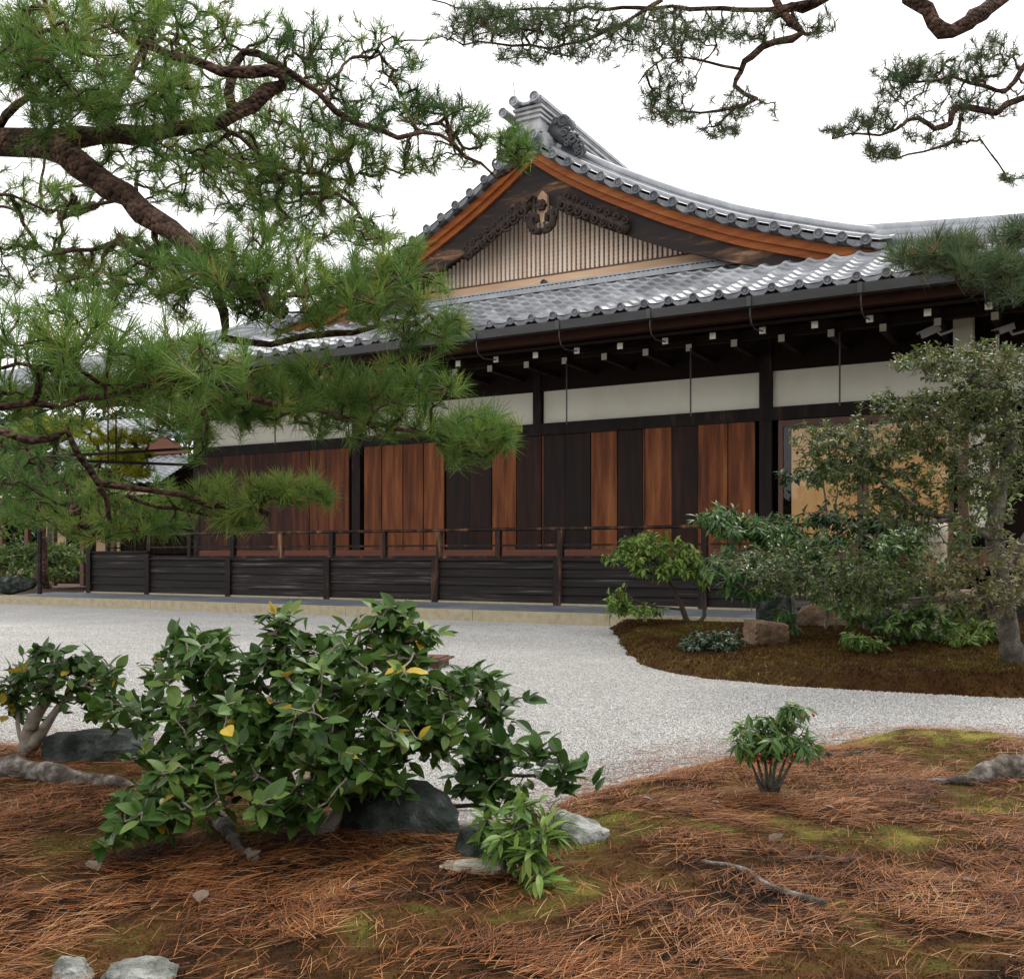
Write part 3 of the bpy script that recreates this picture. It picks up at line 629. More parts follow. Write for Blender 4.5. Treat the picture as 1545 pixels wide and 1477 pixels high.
def pads_points(pads, r):
    P = []; I = []
    for k, (cx, cy, rx, ry, Y, dY, n) in enumerate(pads):
        d = unit(r.normal(size=(n, 3))) * r.random((n, 1)) ** (1 / 2.4)
        for a in d: P.append(wp(cx + rx * a[0], cy + ry * a[1], Y + dY * a[2])); I.append(k)
    return np.array(P), np.array(I)
def grow(nodes, tips, r, sag=.12):
    """join every tip to the nearest existing wood; returns twig polylines, tip directions and load"""
    N = [tuple(x) for x in nodes]; par = [-1] * len(N); arr = np.array(N)
    d0 = np.array([np.min(((arr - t) ** 2).sum(1)) for t in tips]); order = np.argsort(d0)
    cap = len(N) + 3 * len(tips) + 5; A = np.zeros((cap, 3)); A[:len(N)] = arr; n = len(N); par = np.full(cap, -1); tipn = np.zeros(len(tips), int)
    for ti in order:
        t = tips[ti]; d = A[:n] - t; j = int(np.argmin((d ** 2).sum(1))); s0 = A[j]; L = np.linalg.norm(t - s0)
        last = j
        if L > .05:
            for f in (.36, .7):
                A[n] = s0 + (t - s0) * f + r.normal(0, .07, 3) * L - np.array((0, 0, sag * L * f * (1 - f))); par[n] = last; last = n; n += 1
        A[n] = t; par[n] = last; tipn[ti] = n; n += 1
    load = np.zeros(n)
    for ti in range(len(tips)):
        k = tipn[ti]
        while k >= 0: load[k] += 1; k = par[k]
    dirs = np.array([A[tipn[i]] - A[par[tipn[i]]] for i in range(len(tips))])
    return A[:n], par[:n], load, unit(dirs), tipn
def twigs_mesh(A, par, load, r0, rmax, n=4, power=.42, root_load=None):
    full = root_load[1] if root_load else par
    idx = np.nonzero(par >= 0)[0]
    if len(idx) == 0: return None
    b = A[idx]; a = A[par[idx]]; rb = np.minimum(r0 * load[idx] ** power, rmax); lp = np.where(full[par[idx]] >= 0, load[par[idx]], load[idx]); ra = np.minimum(r0 * lp ** power, rmax)
    d = unit(b - a); h = np.where(np.abs(d[:, 2:3]) < .9, np.array([[0, 0, 1.]]), np.array([[1., 0, 0]])); u = unit(np.cross(d, h)); v = np.cross(d, u)
    th = np.arange(n) * 2 * math.pi / n; c = np.cos(th)[None, :, None]; s = np.sin(th)[None, :, None]
    ring = c * u[:, None] + s * v[:, None]
    V = np.concatenate([a[:, None] + ring * ra[:, None, None], b[:, None] + ring * rb[:, None, None]], 1)
    q = np.array([(j, (j + 1) % n, n + (j + 1) % n, n + j) for j in range(n)])
    F = (np.arange(len(idx))[:, None, None] * 2 * n + q[None]).reshape(-1, 4)
    return V.reshape(-1, 3), F
def needles(tips, dirs, r, n, L, wd, tint, spread=(15, 80), up=.5, tv=.12):
    """bundles of needles as long thin triangles round each twig end"""
    K = len(tips); d = unit(dirs * .6 + np.array((0, 0, up)) + r.normal(0, .36, (K, 3)))
    D = np.repeat(d, n, 0); T = np.repeat(tips, n, 0); m = K * n
    rv = r.normal(size=(m, 3)); pp = unit(rv - D * (rv * D).sum(1, keepdims=True))
    th = np.radians(r.uniform(*spread, (m, 1)) * np.repeat(r.uniform(.7, 1.25, (K, 1)), n, 0)); nd = D * np.cos(th) + pp * np.sin(th)
    base = T + D * r.uniform(-.55, .15, (m, 1)) * L
    ln = L * r.uniform(.65, 1.1, (m, 1)) * np.repeat(r.uniform(.68, 1.2, (K, 1)), n, 0); tip = base + nd * ln - np.array((0, 0, .06)) * ln
    mid = base + nd * ln * .5
    sd = unit(np.cross(nd, r.normal(size=(m, 3)))) * wd
    V = np.stack([base - sd * .5, base + sd * .5, mid + sd * .5, mid - sd * .5, tip], 1).reshape(-1, 3)
    i = np.arange(m)[:, None] * 5
    tt = np.clip(np.repeat(tint + r.normal(0, tv, K), n) + r.normal(0, .08, m), .02, .82)
    tt = np.repeat(np.where(r.random(m) < np.repeat(np.where(r.random(K) < .07, .3, .015), n), 1.05, tt), 5)
    return V, i + np.array([[0, 1, 2, 3]]), i + np.array([[3, 2, 4]]), tt
def leaf_template(rows=4, fold=.25, curl=.25, wid=.42):
    t = np.linspace(0, 1, rows + 1); v = []; wd = wid * np.maximum(np.sin(t ** .82 * math.pi), 0) ** .9; wd[0] = .02; wd[-1] = .0
    for a, ww in zip(t, wd):
        z = -curl * a * a; v += [(a, -ww, z + fold * ww), (a, 0, z), (a, ww, z + fold * ww)]
    f = []
    for i in range(rows): f += [(3 * i, 3 * i + 3, 3 * i + 4, 3 * i + 1), (3 * i + 1, 3 * i + 4, 3 * i + 5, 3 * i + 2)]
    return np.array(v), np.array(f)
def leaves(tips, dirs, r, n, L, tint, tmpl, up=.4, back=1.2, droop=0.0, tv=.15, yellow=0.0, flat=.35, out=.75):
    tv_, tf = tmpl; K = len(tips); m = K * n; D = np.repeat(unit(dirs + np.array((0, 0, up * .5))), n, 0); T = np.repeat(tips, n, 0)
    rv = r.normal(size=(m, 3)); rv[:, 2] *= flat; pp = unit(rv - D * (rv * D).sum(1, keepdims=True))
    ax = unit(D * r.uniform(.0, .8, (m, 1)) + pp * out + np.array((0, 0, -droop)) + r.normal(0, .12, (m, 3)))
    upv = unit(np.array((0, 0, 1.)) * 1.1 + D * .5 + r.normal(0, .35, (m, 3))); sd = unit(np.cross(upv, ax)); nm = np.cross(ax, sd)
    ln = L * r.uniform(.6, 1.12, m); base = T - D * r.uniform(0, back, (m, 1)) * L + ax * .08 * L
    V = base[:, None] + ln[:, None, None] * (tv_[None, :, 0:1] * ax[:, None] + tv_[None, :, 1:2] * sd[:, None] + tv_[None, :, 2:3] * nm[:, None])
    tt = np.clip(np.repeat(tint + r.normal(0, tv * .6, K), n) + r.normal(0, tv, m), .02, .84)
    if yellow: tt = np.where(r.random(m) < yellow, .97, tt)
    F = (np.arange(m)[:, None, None] * len(tv_) + tf[None]).reshape(-1, 4)
    return V.reshape(-1, 3), F, np.repeat(tt, len(tv_))
def plant(name, label, cat, base, stems, pads, seed, leaf=None, needle=None, mats=('greybark', 'twig', 'greenleaf'), group=None, twig=(.0022, .02),
          trunks=1, seg=.1, amp=.012, stem_name='branch', n_side=8):
    """stems: list of (px path, r0, r1); the first `trunks` are trunk parts; each pad becomes one foliage part"""
    r = np.random.default_rng(seed); root = empty(name, tuple(base)); tag(root, label, cat, group); org = np.asarray(base, float)
    nodes = []; wood = []; owner = []
    for i, (path, r0, r1) in enumerate(stems):
        p = jitter_path(path if isinstance(path, np.ndarray) else pxpath(path), seg, amp, seed + i); k = len(p)
        rad = np.linspace(r0, r1, k) * (1 + .10 * r.normal(size=k)); 
        if i < trunks: rad[:max(2, k // 8)] *= np.linspace(1.45, 1.05, max(2, k // 8))
        wood.append(MB().tube(p, rad, n_side)); q = p[k // 6 if i < trunks else 0:]
        nodes.append(q); owner.append(np.full(len(q), i))
    nodes = np.concatenate(nodes)
    tips, I = pads_points(pads, r)
    A, par, load, dirs, tipn = grow(nodes, tips, r)
    own = np.zeros(len(A), int); own[:len(nodes)] = np.concatenate(owner)
    for k in range(len(nodes), len(A)): own[k] = own[par[k]]
    for i, b in enumerate(wood):           # each limb carries its own twigs
        tw = twigs_mesh(A, np.where(own == i, par, -1), load, twig[0], twig[1], root_load=(A, par))
        if tw: b.add(*tw)
        b.build('trunk' if i < trunks else stem_name, M[mats[0]], root, org, True)
    for k in range(len(pads)):
        s = I == k
        if not s.any(): continue
        b = MB()
        if needle:
            kw = dict(needle); ov = needle.get('over', {}).get(k, {}); kw.pop('over', None); kw.update(ov); far = kw.pop('mat', mats[2])
            V, q, t3, tt = needles(tips[s], dirs[s], r, **kw); b.add(V, q, tt); b.f[3].append(t3)
        else:
            kw = dict(leaf); ov = leaf.get('over', {}).get(k, {}); kw.pop('over', None); kw.update(ov); far = kw.pop('mat', mats[2])
            V, F, tt = leaves(tips[s], dirs[s], r, **kw); b.add(V, F, tt)
        b.build('foliage', M[far], root, org)
    return root, tips, dirs
# --- left pine: trunk stands just outside the frame, its boughs reach across the view
T0 = np.array((-4.3, 5.4, 0))
trunk = [(-4.3, 5.4, -.05), (-4.25, 5.35, .9), (-4.05, 5.3, 1.9), (-4.1, 5.2, 2.8), (-3.9, 5.2, 3.6), (-3.6, 5.1, 4.4)]
LS = [(np.array(trunk), .17, .10),
      ([(-470, 300, 5.25), (-250, 190, 5.2), (-60, 202, 5.05), (0, 212, 5.0), (95, 232, 4.9), (170, 282, 4.8), (230, 330, 4.7), (285, 372, 4.6), (360, 430, 4.5), (430, 470, 4.4)], .120, .032),
      ([(40, 212, 4.95), (150, 204, 4.95), (250, 200, 5.0), (330, 182, 5.0), (378, 158, 5.0), (424, 124, 5.0), (408, 106, 4.95), (330, 106, 4.9), (225, 72, 4.9), (170, 40, 4.9)], .054, .014),
      ([(350, 165, 5.0), (350, 120, 5.05), (366, 76, 5.1), (420, 100, 5.1), (480, 142, 5.2), (540, 186, 5.3), (600, 204, 5.4), (660, 206, 5.5), (700, 232, 5.5), (752, 270, 5.5)], .026, .007),
      ([(-480, 520, 5.3), (-200, 640, 4.5), (0, 652, 4.3), (50, 662, 4.3), (95, 656, 4.3), (125, 710, 4.35), (180, 735, 4.4), (270, 752, 4.5), (350, 768, 4.6), (400, 772, 4.6)], .034, .010),
      ([(150, 738, 4.4), (162, 760, 4.5), (166, 790, 4.6), (150, 800, 4.7)], .014, .006),
      ([(190, 748, 4.4), (240, 765, 4.6), (300, 775, 4.7), (340, 782, 4.8)], .010, .005),
      ([(290, 545, 4.55), (335, 582, 4.6), (380, 604, 4.65), (450, 612, 4.7), (560, 640, 4.8), (640, 652, 4.9), (700, 660, 4.9)], .022, .007),
      ([(-300, 560, 4.0), (-60, 604, 3.5), (0, 610, 3.4), (95, 614, 3.4), (150, 600, 3.4), (240, 580, 3.5), (300, 560, 3.6)], .020, .007),
      ([(300, 390, 4.6), (340, 470, 4.6), (340, 508, 4.6), (410, 516, 4.65), (500, 500, 4.7), (600, 490, 4.75), (660, 480, 4.8)], .024, .008),
      ([(400, 450, 4.5), (500, 430, 4.55), (600, 420, 4.6), (650, 420, 4.6)], .016, .006),
      ([(150, 205, 4.95), (190, 120, 5.2), (240, 40, 5.4), (260, -40, 5.6)], .022, .014),
      ([(330, 182, 5.0), (420, 250, 5.6), (500, 270, 6.0), (560, 250, 6.2)], .014, .005),
      ([(-200, 195, 5.2), (-60, 260, 5.6), (20, 300, 5.9), (100, 320, 6.0)], .02, .006),
      ([(0, 190, 5.0), (60, 120, 4.6), (90, 60, 4.3), (60, -30, 4.2)], .02, .01),
      ([(480, 142, 5.2), (530, 90, 5.8), (600, 60, 6.3), (680, 60, 6.6)], .010, .004)]
LP = [(90, 515, 130, 62, 3.35, .35, 62), (270, 545, 120, 58, 3.6, .35, 55), (150, 590, 130, 35, 3.6, .3, 36),
      (300, 420, 150, 68, 4.5, .45, 100), (470, 440, 130, 75, 4.5, .45, 95), (590, 425, 90, 62, 4.6, .4, 62), (650, 492, 75, 36, 4.7, .3, 32), (340, 380, 130, 40, 4.8, .4, 50),
      (430, 590, 130, 55, 4.8, .45, 90), (590, 585, 110, 45, 4.9, .4, 66), (710, 648, 75, 34, 4.9, .3, 60), (560, 640, 110, 26, 4.9, .3, 40), (350, 620, 90, 38, 4.9, .4, 40),
      (440, 745, 62, 24, 4.6, .25, 50), (340, 750, 70, 30, 4.6, .3, 36), (360, 785, 40, 16, 4.7, .2, 20), (150, 795, 75, 20, 4.8, .4, 36), (190, 750, 110, 24, 5.0, .5, 34), (40, 720, 80, 60, 5.5, .6, 60),
      (80, 80, 130, 85, 4.3, .5, 105), (230, 150, 120, 60, 4.9, .5, 75), (90, 170, 120, 40, 4.6, .4, 46),
      (330, 235, 140, 40, 5.5, .6, 85), (480, 215, 110, 50, 6.0, .5, 85), (430, 290, 150, 40, 6.0, .6, 85), (260, 300, 70, 26, 6.0, .5, 16),
      (60, 305, 110, 40, 6.0, .5, 44), (60, 400, 120, 50, 5.6, .6, 85), (170, 440, 120, 40, 5.2, .6, 55), (210, 380, 90, 26, 5.2, .5, 34),
      (460, 80, 70, 60, 5.2, .4, 40), (540, 170, 80, 40, 5.5, .4, 34), (640, 175, 80, 45, 5.8, .4, 62), (600, 110, 80, 50, 6.0, .5, 22), (790, 232, 32, 26, 5.5, .15, 14), (700, 195, 50, 40, 5.7, .3, 24), (640, 245, 90, 24, 5.9, .4, 34),
      (330, 40, 130, 45, 5.4, .5, 40), (200, 20, 110, 40, 5.0, .5, 44), (560, 350, 60, 30, 5.2, .4, 22), (480, 355, 120, 24, 5.4, .4, 40), (700, 690, 40, 12, 4.9, .2, 10), (755, 660, 26, 18, 4.9, .15, 10),
      (60, 640, 80, 14, 4.4, .3, 8), (260, 635, 60, 22, 4.4, .3, 18),
      (330, 130, 210, 80, 5.6, .7, 46), (500, 270, 90, 40, 6.0, .5, 26), (420, 325, 120, 24, 5.8, .4, 24), (560, 60, 90, 40, 6.2, .5, 18), (30, 60, 70, 70, 4.6, .4, 40), (120, 230, 130, 26, 5.0, .4, 14), (280, 100, 130, 60, 6.2, .5, 40), (400, 180, 150, 50, 6.6, .6, 40), (180, 60, 140, 60, 5.8, .5, 34), (380, 262, 180, 55, 6.3, .6, 60), (240, 245, 100, 34, 5.8, .5, 22), (772, 222, 34, 30, 5.6, .15, 22), (300, 150, 290, 110, 6.8, .8, 100), (400, 300, 170, 40, 6.8, .6, 46), (80, 290, 120, 60, 6.6, .6, 30), (90, 775, 80, 30, 5.2, .5, 36), (240, 785, 60, 18, 4.9, .3, 22), (20, 600, 60, 30, 3.7, .3, 18), (300, 665, 30, 30, 5.0, .2, 10)]
ND = dict(n=54, L=.122, wd=.0025, tint=.53, spread=(8, 66), up=.6)
ov = {}
for k_, (cx, cy, *_r) in enumerate(LP):
    Yk = _r[2]
    o_ = {}
    if Yk > 5.1: o_ = dict(n=38, L=.11, wd=.0029, tint=.54)
    if 8 <= k_ <= 12: o_ = dict(tint=.56)
    if 13 <= k_ <= 17: o_ = dict(tint=.66, L=.10)
    if k_ < 3: o_ = dict(tint=.58, n=48, L=.135, wd=.0025)
    if k_ in (22, 23, 24): o_['tint'] = .55
    if k_ in (31, 32, 33, 30): o_['tint'] = .2
    if k_ == 18: o_['tint'] = .3
    ov[k_] = o_
plant('pine_tree', 'large old pine with reddish bark whose long boughs hang into the view from the left', 'pine tree', T0, LS, LP, 11,
      needle=dict(ND, over=ov), mats=('bark_red', 'twig', 'needle'), twig=(.0026, .016), seg=.10, amp=.014)
# --- right pine
T1 = np.array((5.9, 7.3, 0))
trunk = [(5.9, 7.3, -.05), (5.8, 7.25, 1.5), (5.95, 7.2, 3.0), (5.6, 7.1, 4.4), (5.2, 7.0, 5.4), (4.6, 6.8, 6.2)]
RS = [(np.array(trunk), .17, .11),
      ([(2000, -320, 6.9), (1700, -130, 6.4), (1520, -12, 6.1), (1470, 28, 6.0), (1436, 46, 6.0), (1408, 36, 6.0), (1378, -4, 6.0), (1340, -60, 6.2), (1300, -80, 6.6), (1250, -6, 6.9), (1212, 12, 7.0), (1171, 22, 7.0)], .078, .03),
      ([(1171, -20, 7.0), (1178, 22, 7.0), (1209, 50, 7.0), (1170, 64, 7.0), (1134, 82, 7.0), (1120, 108, 7.0), (1106, 134, 7.0), (1142, 149, 6.9), (1088, 169, 6.9), (1025, 171, 6.9)], .032, .008),
      ([(1209, 50, 7.0), (1195, 20, 7.0), (1240, -4, 6.9)], .02, .018),
      ([(1230, 2, 6.9), (1140, 16, 7.1), (1040, 10, 7.2), (960, 14, 7.2), (860, 12, 7.3), (760, 16, 7.3), (650, 4, 7.4)], .020, .006),
      ([(1000, 0, 7.2), (940, 36, 7.2), (880, 62, 7.2), (800, 70, 7.2), (720, 64, 7.2), (690, 62, 7.2)], .016, .005),
      ([(1850, 150, 7.2), (1640, 120, 7.3), (1545, 146, 7.4), (1505, 168, 7.4), (1450, 160, 7.4), (1432, 188, 7.4), (1412, 194, 7.4), (1386, 178, 7.4), (1358, 190, 7.4), (1350, 198, 7.4), (1310, 202, 7.4), (1250, 206, 7.4)], .046, .006),
      ([(1580, 60, 7.4), (1545, 102, 7.4), (1515, 140, 7.4), (1490, 132, 7.5), (1440, 118, 7.5), (1380, 122, 7.5), (1330, 108, 7.5)], .02, .006),
      ([(1450, 172, 7.4), (1446, 205, 7.4), (1420, 222, 7.3), (1350, 236, 7.3), (1330, 234, 7.3)], .012, .005),
      ([(2000, 260, 6.2), (1700, 350, 5.2), (1545, 368, 4.8), (1480, 388, 4.7), (1420, 398, 4.7), (1370, 392, 4.7)], .022, .006),
      ([(1640, 372, 5.0), (1545, 405, 4.6), (1490, 416, 4.55), (1440, 420, 4.5)], .011, .005),
      ([(1120, 108, 7.0), (1060, 92, 7.0), (1000, 88, 7.0), (960, 130, 7.0)], .010, .004)]
RP = [(740, 35, 110, 32, 7.2, .5, 99), (870, 40, 110, 44, 7.2, .5, 129), (1000, 50, 100, 42, 7.2, .5, 112), (1120, 45, 70, 34, 7.0, .4, 56), (820, 85, 90, 14, 7.2, .4, 38), (720, 20, 70, 24, 7.0, .4, 43),
      (1010, 120, 42, 34, 7.0, .3, 38), (1010, 172, 48, 16, 6.9, .3, 32), (1085, 198, 34, 12, 6.9, .2, 20), (1120, 165, 60, 30, 6.9, .3, 33), (1230, 40, 40, 26, 6.9, .3, 19), (1000, 150, 46, 26, 7, .3, 25),
      (1350, 120, 44, 36, 7.5, .3, 51), (1430, 105, 80, 28, 7.5, .4, 76), (1265, 198, 34, 9, 7.4, .2, 20), (1330, 228, 36, 14, 7.3, .2, 32), (1320, 180, 44, 20, 7.4, .3, 43), (1420, 210, 70, 14, 7.4, .3, 27), (1495, 75, 45, 32, 7.5, .3, 33), (1470, 160, 70, 26, 7.5, .3, 43), (1525, 268, 22, 8, 7.3, .2, 12),
      (1400, 388, 64, 22, 4.7, .3, 64), (1490, 402, 70, 26, 4.6, .3, 70), (1530, 352, 34, 20, 4.8, .3, 26), (1440, 370, 60, 14, 4.8, .3, 26), (1520, 440, 30, 8, 4.5, .2, 11), (1400, 150, 110, 60, 7.8, .6, 44), (900, 60, 230, 50, 7.8, .6, 70), (1480, 120, 80, 60, 7.8, .5, 34)]
ovr = {k_: dict(n=28, L=.095, wd=.0032, tint=.40, spread=(10, 80)) for k_ in list(range(21)) + [26, 27, 28]}
plant('pine_tree', 'tall pine standing outside the right edge, its thin dark twigs spread across the white sky', 'pine tree', T1, RS, RP, 23,
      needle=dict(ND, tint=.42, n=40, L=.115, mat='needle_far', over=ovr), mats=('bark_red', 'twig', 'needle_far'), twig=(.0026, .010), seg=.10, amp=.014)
# --- camellia bushes in the foreground
def cam_base(px, py):
    p = gp(px, py, .1); p[2] = float(h_fore(np.array([p[0]]), np.array([p[1]]))[0]) - .02; return p
cb = gp(495, 1262, .10); cb[2] = .06
CS = [([(488, 1268, 3.27), (512, 1225, 3.3), (545, 1175, 3.3), (560, 1120, 3.32), (590, 1040, 3.3), (600, 960, 3.3)], .026, .008),
      ([(470, 1262, 3.4), (462, 1215, 3.4), (430, 1160, 3.35), (440, 1090, 3.35), (410, 1040, 3.3), (430, 960, 3.3)], .020, .006),
      ([(455, 1262, 3.45), (420, 1200, 3.5), (350, 1140, 3.5), (300, 1070, 3.4), (290, 1000, 3.35), (270, 970, 3.35)], .018, .005),
      ([(462, 1215, 3.4), (380, 1180, 3.3), (290, 1190, 3.2), (230, 1220, 3.1), (200, 1235, 3.1)], .014, .005),
      ([(545, 1175, 3.3), (620, 1130, 3.35), (680, 1090, 3.4), (720, 1040, 3.4)], .013, .005),
      ([(300, 1070, 3.4), (250, 1060, 3.4), (200, 1080, 3.4), (160, 1075, 3.4)], .009, .004),
      ([(440, 1090, 3.35), (500, 1030, 3.4), (540, 980, 3.4), (540, 930, 3.4)], .011, .004)]
CP = [(415, 922, 26, 12, 3.3, .1, 5), (585, 920, 26, 14, 3.3, .1, 6), (640, 962, 26, 12, 3.35, .1, 4), (260, 968, 24, 10, 3.3, .1, 4), (640, 1110, 60, 40, 3.25, .2, 18), (670, 1060, 46, 30, 3.3, .2, 12), (590, 1170, 40, 22, 3.15, .15, 9), (350, 1050, 70, 30, 3.2, .2, 12), (490, 1185, 60, 24, 3.1, .2, 12), (250, 1130, 60, 24, 3.2, .2, 9), (430, 972, 55, 36, 3.3, .2, 13), (560, 962, 60, 32, 3.3, .2, 16), (610, 970, 40, 28, 3.35, .2, 9), (330, 985, 80, 30, 3.3, .25, 18), (270, 1010, 60, 40, 3.3, .2, 12), (470, 1020, 110, 45, 3.3, .3, 38), (590, 1030, 90, 40, 3.3, .3, 28),
      (660, 1030, 60, 25, 3.35, .2, 13), (300, 1090, 100, 40, 3.3, .3, 24), (400, 1090, 110, 50, 3.2, .3, 36), (530, 1090, 110, 50, 3.2, .3, 38), (640, 1090, 60, 40, 3.3, .2, 14), (180, 1070, 50, 28, 3.35, .2, 10),
      (300, 1160, 110, 35, 3.15, .25, 30), (430, 1160, 120, 40, 3.1, .25, 38), (530, 1140, 80, 36, 3.1, .25, 22), (230, 1225, 70, 35, 3.0, .2, 18), (390, 1215, 110, 25, 3.05, .25, 22), (190, 1255, 30, 18, 3.0, .1, 5)]
LT = leaf_template(5, .20, .14, .285)
cam_leaf = dict(n=7, L=.069, tint=.46, tmpl=LT, up=.6, yellow=.010, flat=.4, back=1.5)
CP = [(a, b_, c_ * 1.14, d * 1.12, e, f_ * 1.1, int(n_ * 1.32)) for a, b_, c_, d, e, f_, n_ in CP]
_, ctips, _d = plant('camellia_bush', 'large glossy camellia bush with a few yellow leaves, in front of the dark boulder', 'bush', cb, CS, CP, 31, leaf=cam_leaf, mats=('palebark', 'greybark', 'camellia'), twig=(.0020, .009), trunks=3, seg=.06, amp=.005)
def globe(b, c, r, ns=8):
    for i in range(4):
        pass
    th = np.arange(ns) * 2 * math.pi / ns; rows = []
    for a in (-1.3, -.6, 0, .6, 1.3): rows.append(np.stack([c[0] + r * math.cos(a) * np.cos(th), c[1] + r * math.cos(a) * np.sin(th), np.full(ns, c[2] + r * 1.15 * math.sin(a))], 1))
    v = np.concatenate(rows); f = [(k * ns + j, k * ns + (j + 1) % ns, (k + 1) * ns + (j + 1) % ns, (k + 1) * ns + j) for k in range(4) for j in range(ns)]
    b.add(v, np.array(f)); b.poly.append([b.n - ns + j for j in range(ns)]); b.poly.append([b.n - 5 * ns + j for j in range(ns)][::-1])
camellia_root = bpy.data.objects['camellia_bush']
for (px, py, Y) in ((255, 1222, 2.92), (246, 1210, 2.95), (167, 1248, 2.9), (463, 1171, 2.93), (282, 1182, 3.0), (330, 1214, 2.95)):
    b = MB(); globe(b, wp(px, py, Y), .011); b.build('bud', M['bud'], camellia_root, cb, True)
# right-hand airy arm of camellia growing by the pale rock
c2 = gp(745, 1246, .06)
plant('camellia_bush', 'slender airy camellia leaning right, behind the small pale-edged plant', 'bush', c2,
      [([(742, 1262, 3.62), (735, 1215, 3.62), (720, 1150, 3.6), (735, 1090, 3.6), (730, 1030, 3.6)], .014, .005), ([(735, 1215, 3.62), (660, 1215, 3.55), (640, 1190, 3.5)], .010, .005),
       ([(722, 1165, 3.6), (790, 1170, 3.55), (850, 1165, 3.5), (880, 1150, 3.5)], .008, .003), ([(735, 1090, 3.6), (770, 1060, 3.6), (790, 1050, 3.6)], .006, .003)],
      [(725, 1020, 50, 28, 3.6, .2, 11), (760, 1065, 45, 22, 3.6, .2, 10), (730, 1120, 50, 40, 3.55, .2, 16), (790, 1130, 50, 32, 3.5, .2, 11), (855, 1160, 42, 18, 3.45, .15, 8), (750, 1190, 55, 30, 3.5, .2, 13), (700, 1165, 30, 30, 3.55, .15, 6)],
      37, leaf=dict(cam_leaf, n=6, L=.078, tint=.36, yellow=.004), mats=('greybark', 'greybark', 'camellia'), twig=(.0018, .006), seg=.06, amp=.004)
c3 = gp(45, 1140, .1)
plant('camellia_bush', 'small camellia with thick pale grey forked stems at the left edge, on red pine needles', 'bush', c3,
      [([(42, 1146, 4.58), (46, 1100, 4.55), (70, 1050, 4.5), (85, 1000, 4.5), (78, 980, 4.5)], .042, .008), ([(44, 1130, 4.56), (80, 1080, 4.5), (110, 1040, 4.5), (150, 1020, 4.5)], .026, .007),
       ([(40, 1135, 4.56), (26, 1090, 4.6), (24, 1060, 4.6)], .012, .006), ([(100, 1050, 4.5), (140, 1062, 4.45), (180, 1060, 4.4)], .01, .005), ([(75, 1040, 4.5), (40, 1010, 4.5), (20, 1000, 4.5)], .01, .004)],
      [(90, 990, 60, 18, 4.5, .25, 17), (150, 1015, 45, 28, 4.45, .25, 16), (35, 1020, 40, 28, 4.5, .25, 15), (60, 1055, 55, 28, 4.5, .25, 16), (170, 1055, 35, 16, 4.4, .2, 8), (5, 1045, 20, 20, 4.5, .2, 6), (110, 1030, 40, 24, 4.45, .2, 10)],
      41, leaf=dict(cam_leaf, n=7, L=.075, tint=.40, yellow=.03), mats=('palebark', 'twig', 'camellia'), twig=(.0022, .008), trunks=2, seg=.06, amp=.006)
# small plant with pale-edged leaves beside the camellia
c4 = gp(790, 1322, .1)
LTN = leaf_template(4, .2, .35, .135)
plant('leafy_plant', 'low plant with narrow drooping pale-edged leaves in front of the whitish rock', 'plant', c4,
      [([(762, 1318, 2.9), (760, 1280, 2.9), (775, 1240, 2.9), (785, 1215, 2.9)], .008, .004), ([(790, 1325, 2.86), (800, 1290, 2.86), (815, 1255, 2.86)], .007, .003), ([(775, 1322, 2.9), (765, 1290, 2.9), (745, 1240, 2.95)], .006, .003)],
      [(790, 1215, 40, 18, 2.9, .12, 9), (815, 1245, 40, 22, 2.85, .12, 11), (765, 1260, 40, 25, 2.9, .12, 11), (820, 1320, 22, 12, 2.75, .06, 4), (740, 1235, 25, 18, 2.95, .1, 5), (800, 1280, 36, 14, 2.8, .1, 6)],
      43, leaf=dict(n=9, L=.072, tint=.36, tmpl=LTN, up=.6, droop=.35, tv=.14), mats=('greybark', 'twig', 'limeleaf'), twig=(.0018, .005), trunks=3, seg=.05, amp=.003)
# coralberry bush with red berries
c5 = gp(1160, 1192, .13)
st = [([(1160 + dx * .25, 1193, 3.8), (1160 + dx * .6, 1165, 3.8 + dy * .5), (1160 + dx, 1130, 3.8 + dy)], .008, .004) for dx, dy in ((-34, .0), (-22, -.06), (-6, .05), (4, -.05), (14, .04), (30, 0), (44, -.03))]
st.append(([(1172, 1150, 3.8), (1190, 1110, 3.8), (1200, 1078, 3.8)], .006, .004))
rb, _t, _d = plant('coralberry_bush', 'small round bush with clustered stems and red berries, on the needle covered mound', 'bush', c5, st,
      [(1130, 1104, 34, 18, 3.78, .13, 14), (1180, 1100, 40, 20, 3.8, .13, 17), (1150, 1120, 44, 14, 3.72, .1, 13), (1215, 1122, 24, 14, 3.78, .1, 8), (1203, 1066, 24, 9, 3.8, .06, 6), (1165, 1085, 30, 10, 3.85, .1, 7)],
      47, leaf=dict(n=13, L=.060, tint=.55, tmpl=leaf_template(4, .2, .3, .125), up=.3, droop=.45, tv=.18), mats=('greybark', 'twig', 'greenleaf'), twig=(.0016, .004), trunks=7, seg=.05, amp=.002)
for i in range(15):
    p = wp(1165 + rnd.gauss(0, 24), 1142 + rnd.uniform(-5, 9), 3.70 + rnd.uniform(-.06, .06))
    b = MB(); globe(b, p, .0046, 6); b.build('berry', M['berry'], rb, c5, True)
for i in range(4):
    b = MB(); globe(b, wp(1216 + rnd.uniform(-10, 14), 1080 + rnd.uniform(-3, 5), 3.76), .0045, 6); b.build('berry', M['berry'], rb, c5, True)
